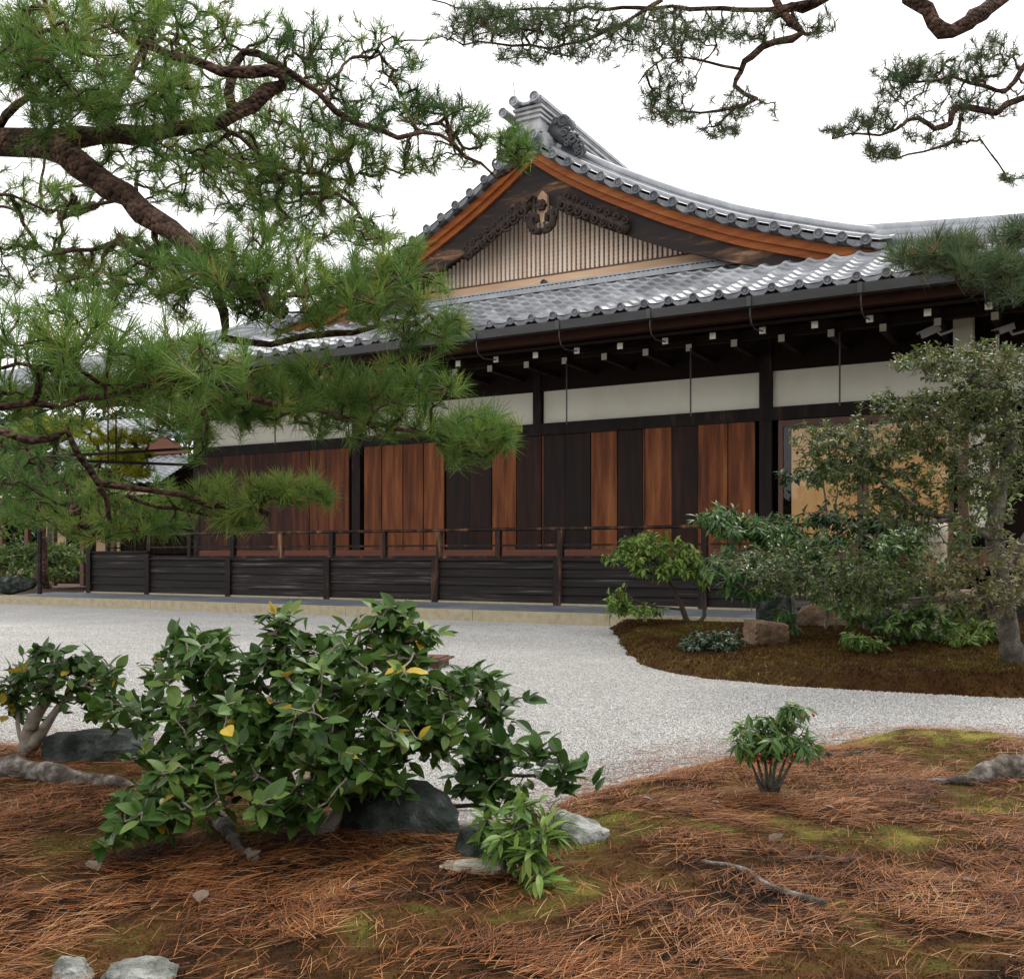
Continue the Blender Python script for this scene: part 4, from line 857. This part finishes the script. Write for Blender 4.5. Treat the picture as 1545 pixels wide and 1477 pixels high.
# --- garden tree and shrubs on the brown moss bed
LS3 = leaf_template(3, .3, .3, .21)
BT0 = gp(1528, 992, .2)
Yb = 8.1
bs = [([(1532, 1000, Yb), (1518, 940, Yb), (1512, 880, Yb), (1498, 800, Yb), (1512, 740, Yb), (1530, 660, Yb), (1500, 590, Yb), (1480, 545, Yb)], .088, .026),
      ([(1514, 912, Yb), (1490, 905, 8.0), (1440, 902, 7.95), (1375, 908, 7.9), (1330, 892, 7.9), (1290, 884, 7.9), (1240, 880, 7.9)], .038, .010),
      ([(1498, 815, Yb), (1470, 798, 8.0), (1440, 782, 8.0), (1390, 772, 8.0), (1350, 740, 8.0), (1300, 700, 8.0), (1240, 665, 8.0)], .032, .008),
      ([(1512, 740, Yb), (1460, 720, 8.0), (1420, 690, 8.0), (1400, 650, 8.0)], .024, .008),
      ([(1525, 680, Yb), (1470, 640, 8.1), (1420, 610, 8.1), (1370, 600, 8.1)], .02, .007),
      ([(1440, 782, 8.0), (1380, 790, 7.9), (1320, 780, 7.9)], .018, .006),
      ([(1500, 590, Yb), (1440, 560, 8.0), (1390, 545, 8.0)], .016, .006),
      ([(1520, 860, Yb), (1560, 790, 8.1), (1580, 700, 8.2), (1570, 600, 8.2)], .045, .012)]
bp = [(1400, 545, 62, 20, 8.0, .35, 90), (1480, 545, 85, 30, 8.1, .5, 170), (1530, 565, 45, 40, 8.1, .5, 90), (1360, 606, 62, 18, 8.0, .3, 80), (1440, 625, 90, 34, 8.1, .5, 150), (1520, 645, 50, 46, 8.1, .5, 120),
      (1250, 660, 62, 22, 8.0, .3, 90), (1330, 675, 90, 36, 8.0, .4, 150), (1420, 690, 80, 40, 8.0, .5, 150), (1500, 710, 60, 40, 8.0, .5, 110), (1290, 715, 85, 22, 8.0, .35, 100), (1400, 745, 90, 30, 8.0, .4, 110),
      (1150, 848, 76, 22, 7.9, .35, 100), (1250, 852, 90, 32, 7.9, .4, 170), (1340, 876, 80, 26, 7.8, .35, 120), (1480, 885, 75, 34, 7.7, .35, 150), (1530, 870, 45, 50, 7.8, .4, 100), (1210, 880, 80, 18, 7.9, .3, 80), (1240, 700, 46, 22, 8.0, .3, 44), (1470, 590, 70, 24, 8.0, .4, 90),
      (1300, 900, 80, 20, 7.8, .3, 60), (1430, 850, 60, 30, 7.7, .3, 70), (1350, 780, 90, 26, 8.0, .4, 70), (1470, 780, 70, 34, 7.9, .4, 60), (1390, 650, 110, 40, 7.9, .4, 90), (1330, 740, 110, 26, 7.9, .4, 60)]
bp = [(a_, b_, c_ * 1.08, d_ * 1.35, e_, f_ * 1.2, n_) for a_, b_, c_, d_, e_, f_, n_ in bp]
bov = {k_: dict(tint=.34) for k_ in (6, 7, 10, 3, 18, 11, 22)}; bov.update({k_: dict(tint=.30) for k_ in (12, 13, 14, 17, 20)}); bov.update({k_: dict(tint=.78) for k_ in (15, 16, 21)})
plant('garden_tree', 'layered tree with tiny bronze leaves and grey trunk at the right of the moss bed', 'tree', BT0, bs, bp, 53,
      leaf=dict(n=11, L=.047, tint=.44, tmpl=LS3, up=.9, tv=.16, back=1.8, over=bov), mats=('greybark', 'palebark', 'bronze'), twig=(.0019, .014), seg=.12, amp=.014)
def shrub(label, px, py, Y, stems, pads, seed, mat, L, n, tint=.5, droop=.15, wid=.2, name='shrub', group=None, bark='greybark', cat='shrub', rows=3, tw=(.003, .012)):
    base = wp(px, py, Y)
    return plant(name, label, cat, base, stems, pads, seed, leaf=dict(n=n, L=L, tint=tint, tmpl=leaf_template(rows, .25, .35, wid), up=.7, droop=droop, tv=.15),
                 mats=(bark, 'twig', mat), twig=tw, seg=.15, amp=.012, group=group)
shrub('small light green tree with layered foliage beside the stone curb tip', 1042, 945, 12.9,
      [([(1040, 948, 12.9), (1028, 915, 12.9), (1010, 880, 12.9), (985, 845, 12.9)], .035, .012), ([(1044, 948, 12.9), (1062, 930, 12.9), (1058, 880, 12.9), (1045, 840, 12.9)], .03, .012), ([(1030, 920, 12.9), (990, 915, 12.7), (950, 905, 12.6)], .016, .007)],
      [(985, 818, 60, 18, 12.8, .5, 70), (945, 838, 40, 16, 12.7, .4, 40), (1030, 842, 40, 20, 12.8, .5, 50), (930, 905, 26, 24, 12.6, .3, 26), (965, 918, 44, 12, 12.6, .3, 30), (1000, 858, 60, 10, 12.7, .4, 40), (1060, 860, 30, 24, 12.9, .4, 24)], 59, 'limeleaf', .10, 8, .5, .25, name='small_tree', cat='tree', bark='twig')
shrub('bluish green tree with drooping leaves behind the squared tan rock', 1198, 985, 10.2,
      [([(1198, 988, 10.2), (1196, 920, 10.2), (1186, 860, 10.2), (1150, 810, 10.2), (1090, 780, 10.2)], .035, .012), ([(1190, 880, 10.2), (1230, 840, 10.3), (1260, 810, 10.3)], .018, .008)],
      [(1085, 775, 42, 14, 10.2, .4, 40), (1130, 795, 60, 22, 10.2, .5, 60), (1180, 800, 60, 26, 10.3, .5, 60), (1110, 850, 60, 30, 10.1, .5, 60), (1170, 850, 60, 30, 10.2, .5, 60), (1130, 890, 50, 14, 10.2, .4, 26), (1180, 930, 24, 22, 10.2, .3, 18), (1240, 820, 50, 30, 10.4, .4, 50)], 61, 'greenleaf', .115, 10, .38, .45, .13, name='small_tree', cat='tree')
shrub('thin dark leaved shrub with upright stems in front of the golden doors', 1255, 930, 10.8,
      [([(1245, 980, 10.8), (1248, 880, 10.8), (1246, 780, 10.8), (1240, 715, 10.8)], .02, .008), ([(1262, 980, 10.8), (1262, 860, 10.8), (1264, 740, 10.8), (1258, 700, 10.8)], .016, .007), ([(1310, 980, 10.6), (1308, 880, 10.6), (1320, 800, 10.6), (1330, 770, 10.6)], .05, .02)],
      [(1220, 715, 50, 12, 10.8, .4, 26), (1265, 705, 50, 16, 10.8, .4, 36), (1300, 790, 70, 26, 10.7, .5, 80), (1350, 790, 50, 26, 10.6, .4, 60), (1240, 780, 40, 16, 10.8, .3, 26), (1330, 830, 50, 24, 10.5, .4, 50)], 67, 'darkleaf', .09, 8, .55, .2)
shrub('mid green shrub rising around the pale stone pillar', 1345, 972, 9.9,
      [([(1345, 985, 9.9), (1345, 930, 9.9), (1350, 860, 9.9), (1360, 820, 9.9)], .025, .01), ([(1400, 985, 9.8), (1405, 940, 9.8), (1420, 900, 9.8)], .02, .008), ([(1376, 985, 9.6), (1372, 965, 9.6), (1380, 940, 9.6)], .018, .008)],
      [(1352, 822, 46, 26, 9.3, .3, 56), (1350, 868, 40, 30, 9.3, .3, 56), (1310, 920, 50, 26, 9.3, .3, 56), (1360, 940, 40, 26, 9.1, .3, 46), (1300, 860, 50, 26, 9.6, .3, 44), (1395, 860, 40, 50, 9.2, .15, 50), (1400, 930, 40, 30, 9.1, .15, 44), (1385, 805, 30, 20, 9.3, .15, 20), (1440, 925, 44, 30, 9.7, .4, 56), (1420, 960, 36, 22, 9.5, .3, 34), (1440, 820, 60, 30, 10, .4, 46), (1270, 905, 50, 20, 9.8, .3, 36)], 71, 'greenleaf', .085, 8, .58, .2)
shrub('yellow-green leafy shrub at the foot of the grey garden tree', 1475, 968, 9.3,
      [([(1470, 990, 9.3), (1474, 960, 9.3), (1480, 940, 9.3)], .015, .007)], [(1470, 955, 50, 20, 9.3, .4, 46), (1505, 945, 30, 20, 9.3, .3, 24), (1440, 965, 30, 16, 9.2, .3, 20), (1500, 740, 46, 30, 9.6, .4, 20)], 73, 'limeleaf', .08, 8, .6, .2)
shrub('low spreading plant on the brown moss below the stone pillar', 1300, 975, 8.75,
      [([(1300, 984, 8.75), (1300, 970, 8.75), (1296, 962, 8.75)], .009, .005)], [(1280, 960, 28, 8, 8.8, .25, 16), (1310, 968, 32, 11, 8.7, .25, 22)], 79, 'limeleaf', .085, 7, .4, .25, name='low_plant', cat='plant')
shrub('small dense dark green shrub at the left tip of the brown moss bed', 1080, 985, 9.3,
      [([(1080, 990, 9.3), (1080, 970, 9.3), (1078, 955, 9.3)], .012, .006)], [(1055, 962, 32, 14, 9.3, .28, 40), (1095, 962, 36, 18, 9.25, .3, 55), (1080, 975, 40, 9, 9.15, .2, 34), (1040, 968, 18, 8, 9.2, .15, 12)], 83, 'darkleaf', .055, 8, .66, .1)
# --- left background
shrub('clipped low hedge of bright green leaves at the far left, beyond the hall corner', 60, 880, 25.5,
      [([(60, 890, 25.5), (60, 870, 25.5), (62, 850, 25.5)], .05, .02)], [(20, 842, 50, 16, 25.5, .9, 170), (90, 838, 44, 18, 25.5, .9, 170), (55, 826, 70, 10, 25.8, .9, 110), (60, 862, 70, 14, 25, .8, 120), (-40, 850, 50, 20, 25.5, .9, 80)], 89, 'limeleaf', .13, 8, .36, .1, name='hedge', cat='hedge', tw=(.008, .03))
plant('pine_tree', 'yellow-green pruned pine in the left background below the hanging boughs', 'pine tree', wp(64, 880, 24), [([(62, 882, 24), (66, 820, 24), (60, 760, 24), (80, 700, 24), (90, 650, 24)], .13, .05), ([(72, 740, 24), (150, 700, 23.5), (220, 690, 23.5)], .05, .02), ([(66, 730, 24), (30, 700, 24), (0, 690, 24)], .05, .02)],
      [(90, 645, 70, 16, 23.8, 1, 170), (180, 660, 60, 14, 23.6, .9, 130), (190, 690, 46, 12, 23.6, .8, 120), (40, 660, 70, 20, 23.8, 1, 150), (30, 705, 60, 20, 23.8, 1, 150), (130, 725, 80, 18, 23.3, 1, 150), (200, 712, 40, 10, 23.3, .8, 80)], 97,
      needle=dict(n=34, L=.17, wd=.008, tint=.6, spread=(15, 85), up=.8, over={5: dict(mat='needle'), 4: dict(mat='needle'), 3: dict(mat='needle', tint=.4)}), mats=('bark_red', 'twig', 'needle_yellow'), twig=(.008, .04), seg=.3, amp=.03)
for i, (px, Y, lab) in enumerate(((-60, 34, 'dark evergreen tree filling the far left background behind the hedge'), (60, 44, 'tall dark tree behind the roof of the small side building'), (200, 48, 'dark tree seen through the boughs beyond the left corner of the hall'))):
    shrub(lab, px, 842, Y, [([(px, 850, Y), (px + 6, 780, Y), (px, 700, Y), (px + 4, 640, Y)], .2, .07)],
          [(px - 50, 790, 80, 50, Y, 2, 200), (px + 40, 780, 80, 50, Y, 2, 200), (px, 710, 90, 46, Y, 2, 200), (px - 30, 650, 70, 40, Y, 2, 150), (px + 40, 660, 60, 36, Y, 2, 120), (px, 830, 110, 26, Y, 2, 120)], 101 + i, 'darkleaf', .42, 10, .35, .1, name='evergreen_tree', cat='tree', bark='twig', tw=(.012, .06))
shrub('yellow-green leafy tree in front of the small tiled side building at the far left', 70, 885, 26.5, [([(70, 888, 26.5), (74, 820, 26.5), (80, 740, 26.5), (90, 690, 26.5)], .1, .04), ([(76, 790, 26.5), (120, 740, 26), (160, 710, 26)], .05, .03)],
      [(60, 660, 80, 34, 26.5, 1.2, 130), (150, 690, 70, 28, 26, 1.0, 110), (20, 720, 70, 40, 26.5, 1.2, 120), (110, 730, 70, 26, 26, 1.0, 80), (10, 780, 60, 36, 26.5, 1., 80)], 131, 'limeleaf', .17, 9, .42, .1, name='small_tree', cat='tree', tw=(.008, .04))
# side building
SB = wp(190, 840, 32); SB[2] = 0
sb = empty('side_building', tuple(SB), R(-20)); tag(sb, 'small tiled side building with orange gable behind the left corner of the hall', 'building')
def roof_strip(x0, x1, y0, z0, y1, z1, nm, nper=.3):
    n = int((x1 - x0) / nper * 8); A = np.linspace(x0, x1, n); wv = .045 * np.abs(np.sin(A / nper * math.pi)); m = 14; V = []
    for k in range(m):
        f0, f1 = k / m, (k + 1) / m
        for f, l in ((f0, .04), (f1, 0)): V.append(np.stack([A, np.full(n, y0 + (y1 - y0) * f), z0 + (z1 - z0) * f + wv + l], 1))
    i = np.arange(2 * m * n).reshape(2 * m, n); q = np.stack([i[:-1, :-1], i[:-1, 1:], i[1:, 1:], i[1:, :-1]], -1).reshape(-1, 4)
    return MB().add(np.concatenate(V), q, .6).build(nm, M['tile'], sb)
roof_strip(-3.2, 3.2, -2.4, 3.0, -.4, 4.0, 'roof'); roof_strip(-2.8, 1.6, -.4, 4.25, 2.2, 5.6, 'roof')
MB().prism([(.9, 4.05), (2.9, 4.05), (1.9, 4.62)], 1, -.7, -.5).build('gable', M['redwood'], sb)
roof_strip(.7, 3.1, -.75, 4.5, .2, 4.75, 'roof')
MB().box(-2.9, 2.9, -.3, 3, .1, 4.0).build('wall', M['soffit'], sb)
MB().box(-3.0, 3.0, -2.1, -1.95, 2.75, 2.9).build('beam', M['pale'], sb)
for x in (-2.9, -1.9, -.9, .2, 1.3): MB().box(x - .07, x + .07, -2.1, -1.96, .1, 2.75).build('post', M['frame'], sb)
for x0, x1 in ((-2.8, -2.0), (-.8, .1)): MB().box(x0, x1, -.4, -.34, .6, 2.4).build('panel', M['paleh'], sb)
# pole trellis that carries the boughs, left of the hall
to = wp(180, 838, 21.5); to[2] = 0
tr = empty('pole_trellis', tuple(to)); tag(tr, 'thin dark pole trellis in front of the small side building, running to the hall corner', 'trellis')
for a, c_ in (((60, 690, 20.5), (299, 676, 22.2)), ((60, 693, 20.7), (299, 702, 22.2))): MB().tube([wp(*a), wp(*c_)], .03, 6).build('pole', M['darkwood'], tr, to)
for px, y0, y1 in ((163, 590, 700), (175, 620, 694), (285, 650, 704)): MB().tube([wp(px, y0, 21.4), wp(px, y1, 21.4)], .018, 6).build('hanger', M['darkwood'], tr, to)
MB().tube([wp(60, 590, 20.6), wp(60, 896, 20.6)], .05, 6).build('post', M['darkwood'], tr, to)
# garden wood on the near side of the court, behind the viewer; it shades the low sky and shows in the door glass
rw = np.random.default_rng(5); m = 9000
th = rw.uniform(math.pi * .98, math.pi * 2.02, m); rad_ = rw.uniform(13, 20, m); hz = 4.8 * rw.random(m) * (.75 + .25 * np.sin(th * 9) * np.sin(th * 4 + 1))
tw_ = np.stack([np.cos(th) * rad_, np.sin(th) * rad_ - 1, hz], 1)
V, F, tt = leaves(tw_, rw.normal(size=(m, 3)), rw, 5, .75, .4, leaf_template(2, .3, .3, .3))
tag(MB().add(V, F, tt).build('wood', M['darkleaf']), kind='stuff')
# ---------------------------------------------------------------- rocks, roots, litter
import bmesh
def rock(label, c, size, seed, mat, sub=4, rough=.22, cuts=5, rot=0., sink=.0, name='rock', square=0.0, group=None):
    bm = bmesh.new(); bmesh.ops.create_icosphere(bm, subdivisions=sub, radius=1.0); r = random.Random(seed)
    pl_ = [(Vector((r.gauss(0, 1), r.gauss(0, 1), r.gauss(0, .7))).normalized(), r.uniform(.55, .85)) for _ in range(cuts)]
    for v in bm.verts:
        p = v.co.copy()
        if square: m_ = max(abs(p.x), abs(p.y), abs(p.z)); p = p.lerp(p / m_ * .85, square)
        for n_, d_ in pl_:
            e = p.dot(n_) - d_
            if e > 0: p -= n_ * e * .92
        p += v.co.normalized() * (rough * .5 * mnoise.noise(v.co * 1.3 + Vector((seed, 0, 0))) + rough * .28 * mnoise.noise(v.co * 3.5 + Vector((0, seed, 0))) + rough * .12 * mnoise.noise(v.co * 9))
        v.co = Vector((p.x * size[0], p.y * size[1], p.z * size[2]))
    me = bpy.data.meshes.new(name); bm.to_mesh(me); bm.free(); me.materials.append(M[mat])
    o = bpy.data.objects.new(name, me); C.objects.link(o); o.location = (c[0], c[1], c[2]); o.rotation_euler = (r.uniform(-.1, .1), r.uniform(-.1, .1), rot)
    tag(o, label, 'rock', group); return o
rock('big dark mossy boulder with smooth top, half hidden behind the large camellia', wp(605, 1240, 3.34) , (.20, .17, .135), 3, 'rock_dark', rot=.3, rough=.25)
rock('dark wet rock in the gap between boulder and pale-edged plant', wp(728, 1272, 3.1), (.10, .1, .07), 5, 'rock_dark')
rock('whitish lichen-grey rock right of the pale-edged plant', wp(866, 1260, 3.25), (.105, .10, .085), 8, 'rock_grey', rough=.35, cuts=7)
rock('flat cream coloured stone lying on the needles below the boulder', wp(705, 1308, 2.95), (.14, .05, .022), 9, 'rock_pale', rot=-.3)
rock('small grey-white rock at the bottom left edge, the left one of two', wp(108, 1472, 2.2), (.055, .05, .04), 12, 'rock_grey', rough=.4)
rock('long grey-white rock at the bottom left edge, the right one of two', wp(212, 1478, 2.2), (.09, .06, .045), 15, 'rock_grey', rough=.4, rot=-.1)
rock('low dark slab rock with flat pale top behind the large camellia on the left', wp(150, 1132, 4.5), (.28, .15, .10), 18, 'rock_dark', cuts=2, rot=-.35, square=.5)
rock('squared tan rock on the brown moss by the curb end', wp(1156, 960, 9.8), (.21, .17, .17), 21, 'rock_tan', cuts=1, square=.9, rough=.15, rot=.2)
rock('pale sandy stone lying at the gravel edge behind the camellia', wp(668, 1092, 6.0), (.15, .09, .04), 24, 'rock_pale', rot=.5)
rock('dark stone block under the right end of the veranda', wp(1170, 930, 11.3), (.22, .2, .26), 27, 'rock_dark', square=.7, cuts=2)
rock('brown foundation boulder behind the shrubs left of the stone pillar', wp(1250, 940, 11.6), (.42, .25, .26), 28, 'rock_tan', square=.6, cuts=3)
rock('dark foundation boulder behind the shrub stems', wp(1320, 945, 11.5), (.35, .25, .25), 29, 'rock_dark', square=.5, cuts=3)
rock('low dark stone under the hedge at the far left', wp(28, 882, 24), (.52, .3, .25), 31, 'rock_dark', square=.5)
pb = wp(1392, 975, 9.65); b = MB()
pp_ = [wp(1382, 990, 9.65), wp(1388, 940, 9.65), wp(1394, 890, 9.65), wp(1402, 840, 9.65), wp(1400, 790, 9.65)]
b.tube(jitter_path(pp_, .08, .012, 4), np.concatenate([np.linspace(.20, .17, 10), [.16] * 40])[:len(jitter_path(pp_, .08, .012, 4))], 12)
o = b.build('stone_pillar', M['pillarstone'], None, pb, True); o.location = pb; tag(o, 'tall rough pale stone pillar stained orange among the shrubs', 'stone pillar')
def root_(label, pts, rad, seed, mat='rootbark', name='tree_root', cat='tree root', amp=.008):
    p = jitter_path(pts, .03, amp, seed); r = np.random.default_rng(seed); k = len(p)
    R_ = np.interp(np.linspace(0, 1, k), np.linspace(0, 1, len(rad)), rad) * (1 + .14 * np.convolve(r.normal(size=k + 4), np.ones(5) / 2.2, 'valid'))
    o = MB().tube(p, R_, 9).build(name, M[mat], None, p[0], True); o.location = p[0]; tag(o, label, cat); return o
def hp(px, py, lift=0.0, h=.12):
    p = gp(px, py, h)
    for _ in range(4): h = float(h_fore(np.array([p[0]]), np.array([p[1]]))[0]); p = gp(px, py, h)
    p[2] = h + lift; return p
root_('thick grey flaking root at the left edge, below the small camellia', [hp(-60, 1172, .02), hp(20, 1172, .03), hp(90, 1182, .03), hp(150, 1188, .02), hp(215, 1192, .0)], [.045, .05, .042, .034, .02], 3)
root_('dark mossy root sloping down under the large camellia', [hp(318, 1232, .02), hp(335, 1250, .025), hp(358, 1278, .02), hp(390, 1300, .0)], [.02, .024, .02, .012], 5)
root_('chunky dark root at the right edge of the needle mound', [hp(1620, 1168, .04), hp(1545, 1172, .04), hp(1500, 1172, .03), hp(1460, 1182, .012), hp(1400, 1180, .0), hp(1330, 1168, -.005)], [.06, .06, .045, .022, .014, .006], 7)
root_('thin pale root on the mound behind the red-berry bush', [hp(1200, 1152, .005), hp(1250, 1142, .01), hp(1320, 1138, .0)], [.008, .014, .006], 9)
root_('bare grey stick lying on the needles in the right foreground', [hp(1062, 1306, .012), hp(1120, 1318, .014), hp(1165, 1345, .014), hp(1245, 1374, .016)], [.005, .008, .009, .011], 11, name='stick', cat='stick', amp=.003)
root_('short thin twig lying above the grey stick', [hp(1180, 1302, .006), hp(1240, 1298, .01), hp(1300, 1302, .008)], [.003, .005, .004], 13, name='stick', cat='stick', amp=.003)
# wooden box behind the camellia
wb = gp(628, 1006, 0); bx = empty('wooden_box', tuple(wb), R(-12)); tag(bx, 'low brown wooden box on the white gravel behind the large camellia', 'box')
MB().box(-.42, .26, -.16, .16, .0, .10).build('body', M['frame'], bx); MB().box(-.46, .0, -.2, .2, .102, .125).build('lid', M['frame'], bx); MB().box(.02, .30, -.2, .2, .07, .09).build('shelf', M['frame'], bx)
# dry pine needles
def scatter(n, hf, x0, x1, y0, y1, dens, r, ypow=1.0):
    X = r.uniform(x0, x1, n); Y = y0 + (y1 - y0) * r.random(n) ** ypow
    ok = np.abs(X) < .56 * Y + .5; X, Y = X[ok], Y[ok]; Z = hf(X, Y); p = dens(X, Y, Z); k = r.random(len(X)) < p
    return X[k], Y[k], Z[k]
r = np.random.default_rng(77)
dens = lambda X, Y, Z: np.where(Z > .004, 1.0, .0) * 0 + np.where(Z > .004, np.clip(.27 - .06 * smooth((X + .2) / .8) + 1.1 * litter(X, Y) + .24 * smooth((Y - 2.7) / .8) - .35 * smooth((Y - 4.6) / .6) * smooth((X - .9) / .7), .08, 1), np.clip(1 + poly_sdf(X, Y, FPOLY) / .5, 0, 1) ** 2 * .22 + .004)
X, Y, Z = scatter(270000, h_fore, -4.2, 4.2, 1.7, 6.2, dens, r, 1.25)
Z = np.maximum(Z, .006); m = len(X); ang = r.uniform(0, math.pi, m) * .75 + 1.6 * nz2(X, Y, 1.3, 33.) - .6
Vs = []; Ts = []
for sgn in (-1, 1):
    a2 = ang + sgn * r.uniform(.02, .16, m); L_ = r.uniform(.045, .108, m); tilt = r.normal(.01, .10, m); wd = .00062
    dx, dy = np.cos(a2), np.sin(a2); nx, ny = -dy, dx
    b0 = np.stack([X, Y, Z + r.uniform(.004, .02, m)], 1); mid = b0 + np.stack([dx * L_ * .5, dy * L_ * .5, L_ * (.5 * tilt + .012)], 1); sw = r.normal(0, .035, m) * L_
    end = b0 + np.stack([dx * L_ + nx * sw, dy * L_ + ny * sw, L_ * tilt * .8], 1)
    hz = hf_end = h_fore(end[:, 0], end[:, 1]); end[:, 2] = np.maximum(end[:, 2], hz + .004); mid[:, 2] = np.maximum(mid[:, 2], (Z + hz) / 2 + .006)
    s_ = np.stack([nx, ny, r.normal(0, .4, m)], 1) * wd
    Vs.append(np.stack([b0 - s_, b0 + s_, mid - s_, mid + s_, end - s_ * .6, end + s_ * .6], 1)); Ts.append(np.clip(r.normal(.5, .27, m) + .25 * nz2(X, Y, 3, 66.), 0, 1))
V = np.concatenate(Vs); tt = np.repeat(np.concatenate(Ts), 6); i = np.arange(len(V))[:, None] * 6
b = MB(); b.add(V.reshape(-1, 3), np.concatenate([i + np.array([[0, 1, 3, 2]]), i + np.array([[2, 3, 5, 4]])]), tt)
tag(b.build('pine_needle_litter', M['needle_dry']), kind='stuff')
# moss tufts
def fuzz(name, hf, x0, x1, y0, y1, n, hgt, wd, r, mat, cut, ypow, tsc=1.):
    X, Y, Z = scatter(n, hf, x0, x1, y0, y1, lambda X, Y, Z: (Z > cut) * 1.0, r, ypow); m = len(X)
    a = r.uniform(0, 2 * math.pi, m); h_ = hgt * r.uniform(.4, 1.2, m); ln = r.normal(0, .5, (m, 2)) * h_[:, None]
    c = np.stack([X, Y, Z - .002], 1); s_ = np.stack([np.cos(a), np.sin(a), np.zeros(m)], 1) * wd
    V = np.stack([c - s_, c + s_, c + np.stack([ln[:, 0], ln[:, 1], h_], 1)], 1)
    t = np.clip((moss_tone(X, Y) if hf is h_fore else .42 + .34 * nz2(X, Y, .9, 12.5)) + r.normal(0, .12, m), 0, 1)
    b = MB(); b.add(V.reshape(-1, 3), (np.arange(m)[:, None] * 3 + np.array([[0, 1, 2]])), np.repeat(t, 3)); tag(b.build(name, M[mat]), kind='stuff')
fuzz('moss_cover', h_fore, -4.2, 4.2, 1.7, 6.2, 300000, .009, .0034, r, 'fuzz', .0, 1.3)
fuzz('bed_moss_cover', h_bed, .8, 7, 6.8, 14.8, 110000, .028, .008, r, 'fuzz', -.022, 1.2, .4)
# fallen leaves, one by one
LF = leaf_template(3, .5, -.3, .4)
for i, (px, py, what) in enumerate([(440, 1304, 'grey-brown dead leaf below the camellia stem'), (372, 1302, 'dull brown curled dead leaf beside the dark root'), (518, 1350, 'small tan dead leaf on the brown needles in the middle foreground'), (985, 1212, 'grey dead leaf left of the red-berry bush'), (1262, 1226, 'pale curled dead leaf below and right of the red-berry bush'), (1480, 1340, 'broad grey dead leaf on the needles near the right edge'),
                                      (1250, 1194, 'thin cream dead leaf right of the red-berry stems'), (1090, 1218, 'small bright leaf on a yellow moss patch'), (148, 1320, 'small grey dead leaf at the lower left'), (1160, 1275, 'tan leaf scrap on the mound above the grey stick'), (300, 1368, 'pale scrap of leaf in the lower left foreground')]):
    p = hp(px, py, .008); L_ = rnd.uniform(.035, .06); a = rnd.uniform(0, 6.28)
    v = LF[0] * L_; v = np.stack([v[:, 0] * math.cos(a) - v[:, 1] * math.sin(a), v[:, 0] * math.sin(a) + v[:, 1] * math.cos(a), v[:, 2] + .004], 1)
    o = MB().add(v, LF[1], rnd.random()).build('fallen_leaf', M['deadleaf']); o.location = p; tag(o, what, 'leaf', 'fallen leaves on the mound')

# loose pebbles of the gravel court (the nearer part, lying on the sheet)
n_ = 400000; Y = 4.0 + 10.4 * r.random(n_) ** 1.7; X = r.uniform(-1, 1, n_) * (.53 * Y + .2)
ok = (h_fore(X, Y) < -.012) & (h_bed(X, Y) < -.012) & (SA * X + CA * Y < DC - .01); X, Y = X[ok], Y[ok]; m = len(X)
oc = np.array([(1, 0, 0), (-1, 0, 0), (0, 1, 0), (0, -1, 0), (0, 0, 1), (0, 0, -1)], float); of = np.array([(0, 2, 4), (2, 1, 4), (1, 3, 4), (3, 0, 4), (2, 0, 5), (1, 2, 5), (3, 1, 5), (0, 3, 5)])
q_ = unit(r.normal(size=(m, 3))); q2 = unit(np.cross(q_, r.normal(size=(m, 3)))); q3 = np.cross(q_, q2)
sz = r.uniform(.0034, .0074, (m, 1, 1)) * r.uniform(.7, 1.2, (m, 1, 3)); v = oc[None] * sz
V = v[:, :, 0:1] * q_[:, None] + v[:, :, 1:2] * q2[:, None] + v[:, :, 2:3] * q3[:, None] + np.stack([X, Y, np.full(m, .004)], 1)[:, None]
b = MB(); b.add(V.reshape(-1, 3), (np.arange(m)[:, None, None] * 6 + of[None]).reshape(-1, 3), np.repeat(r.random(m) ** .7, 6)); tag(b.build('gravel_pebbles', M['pebble']), kind='stuff')
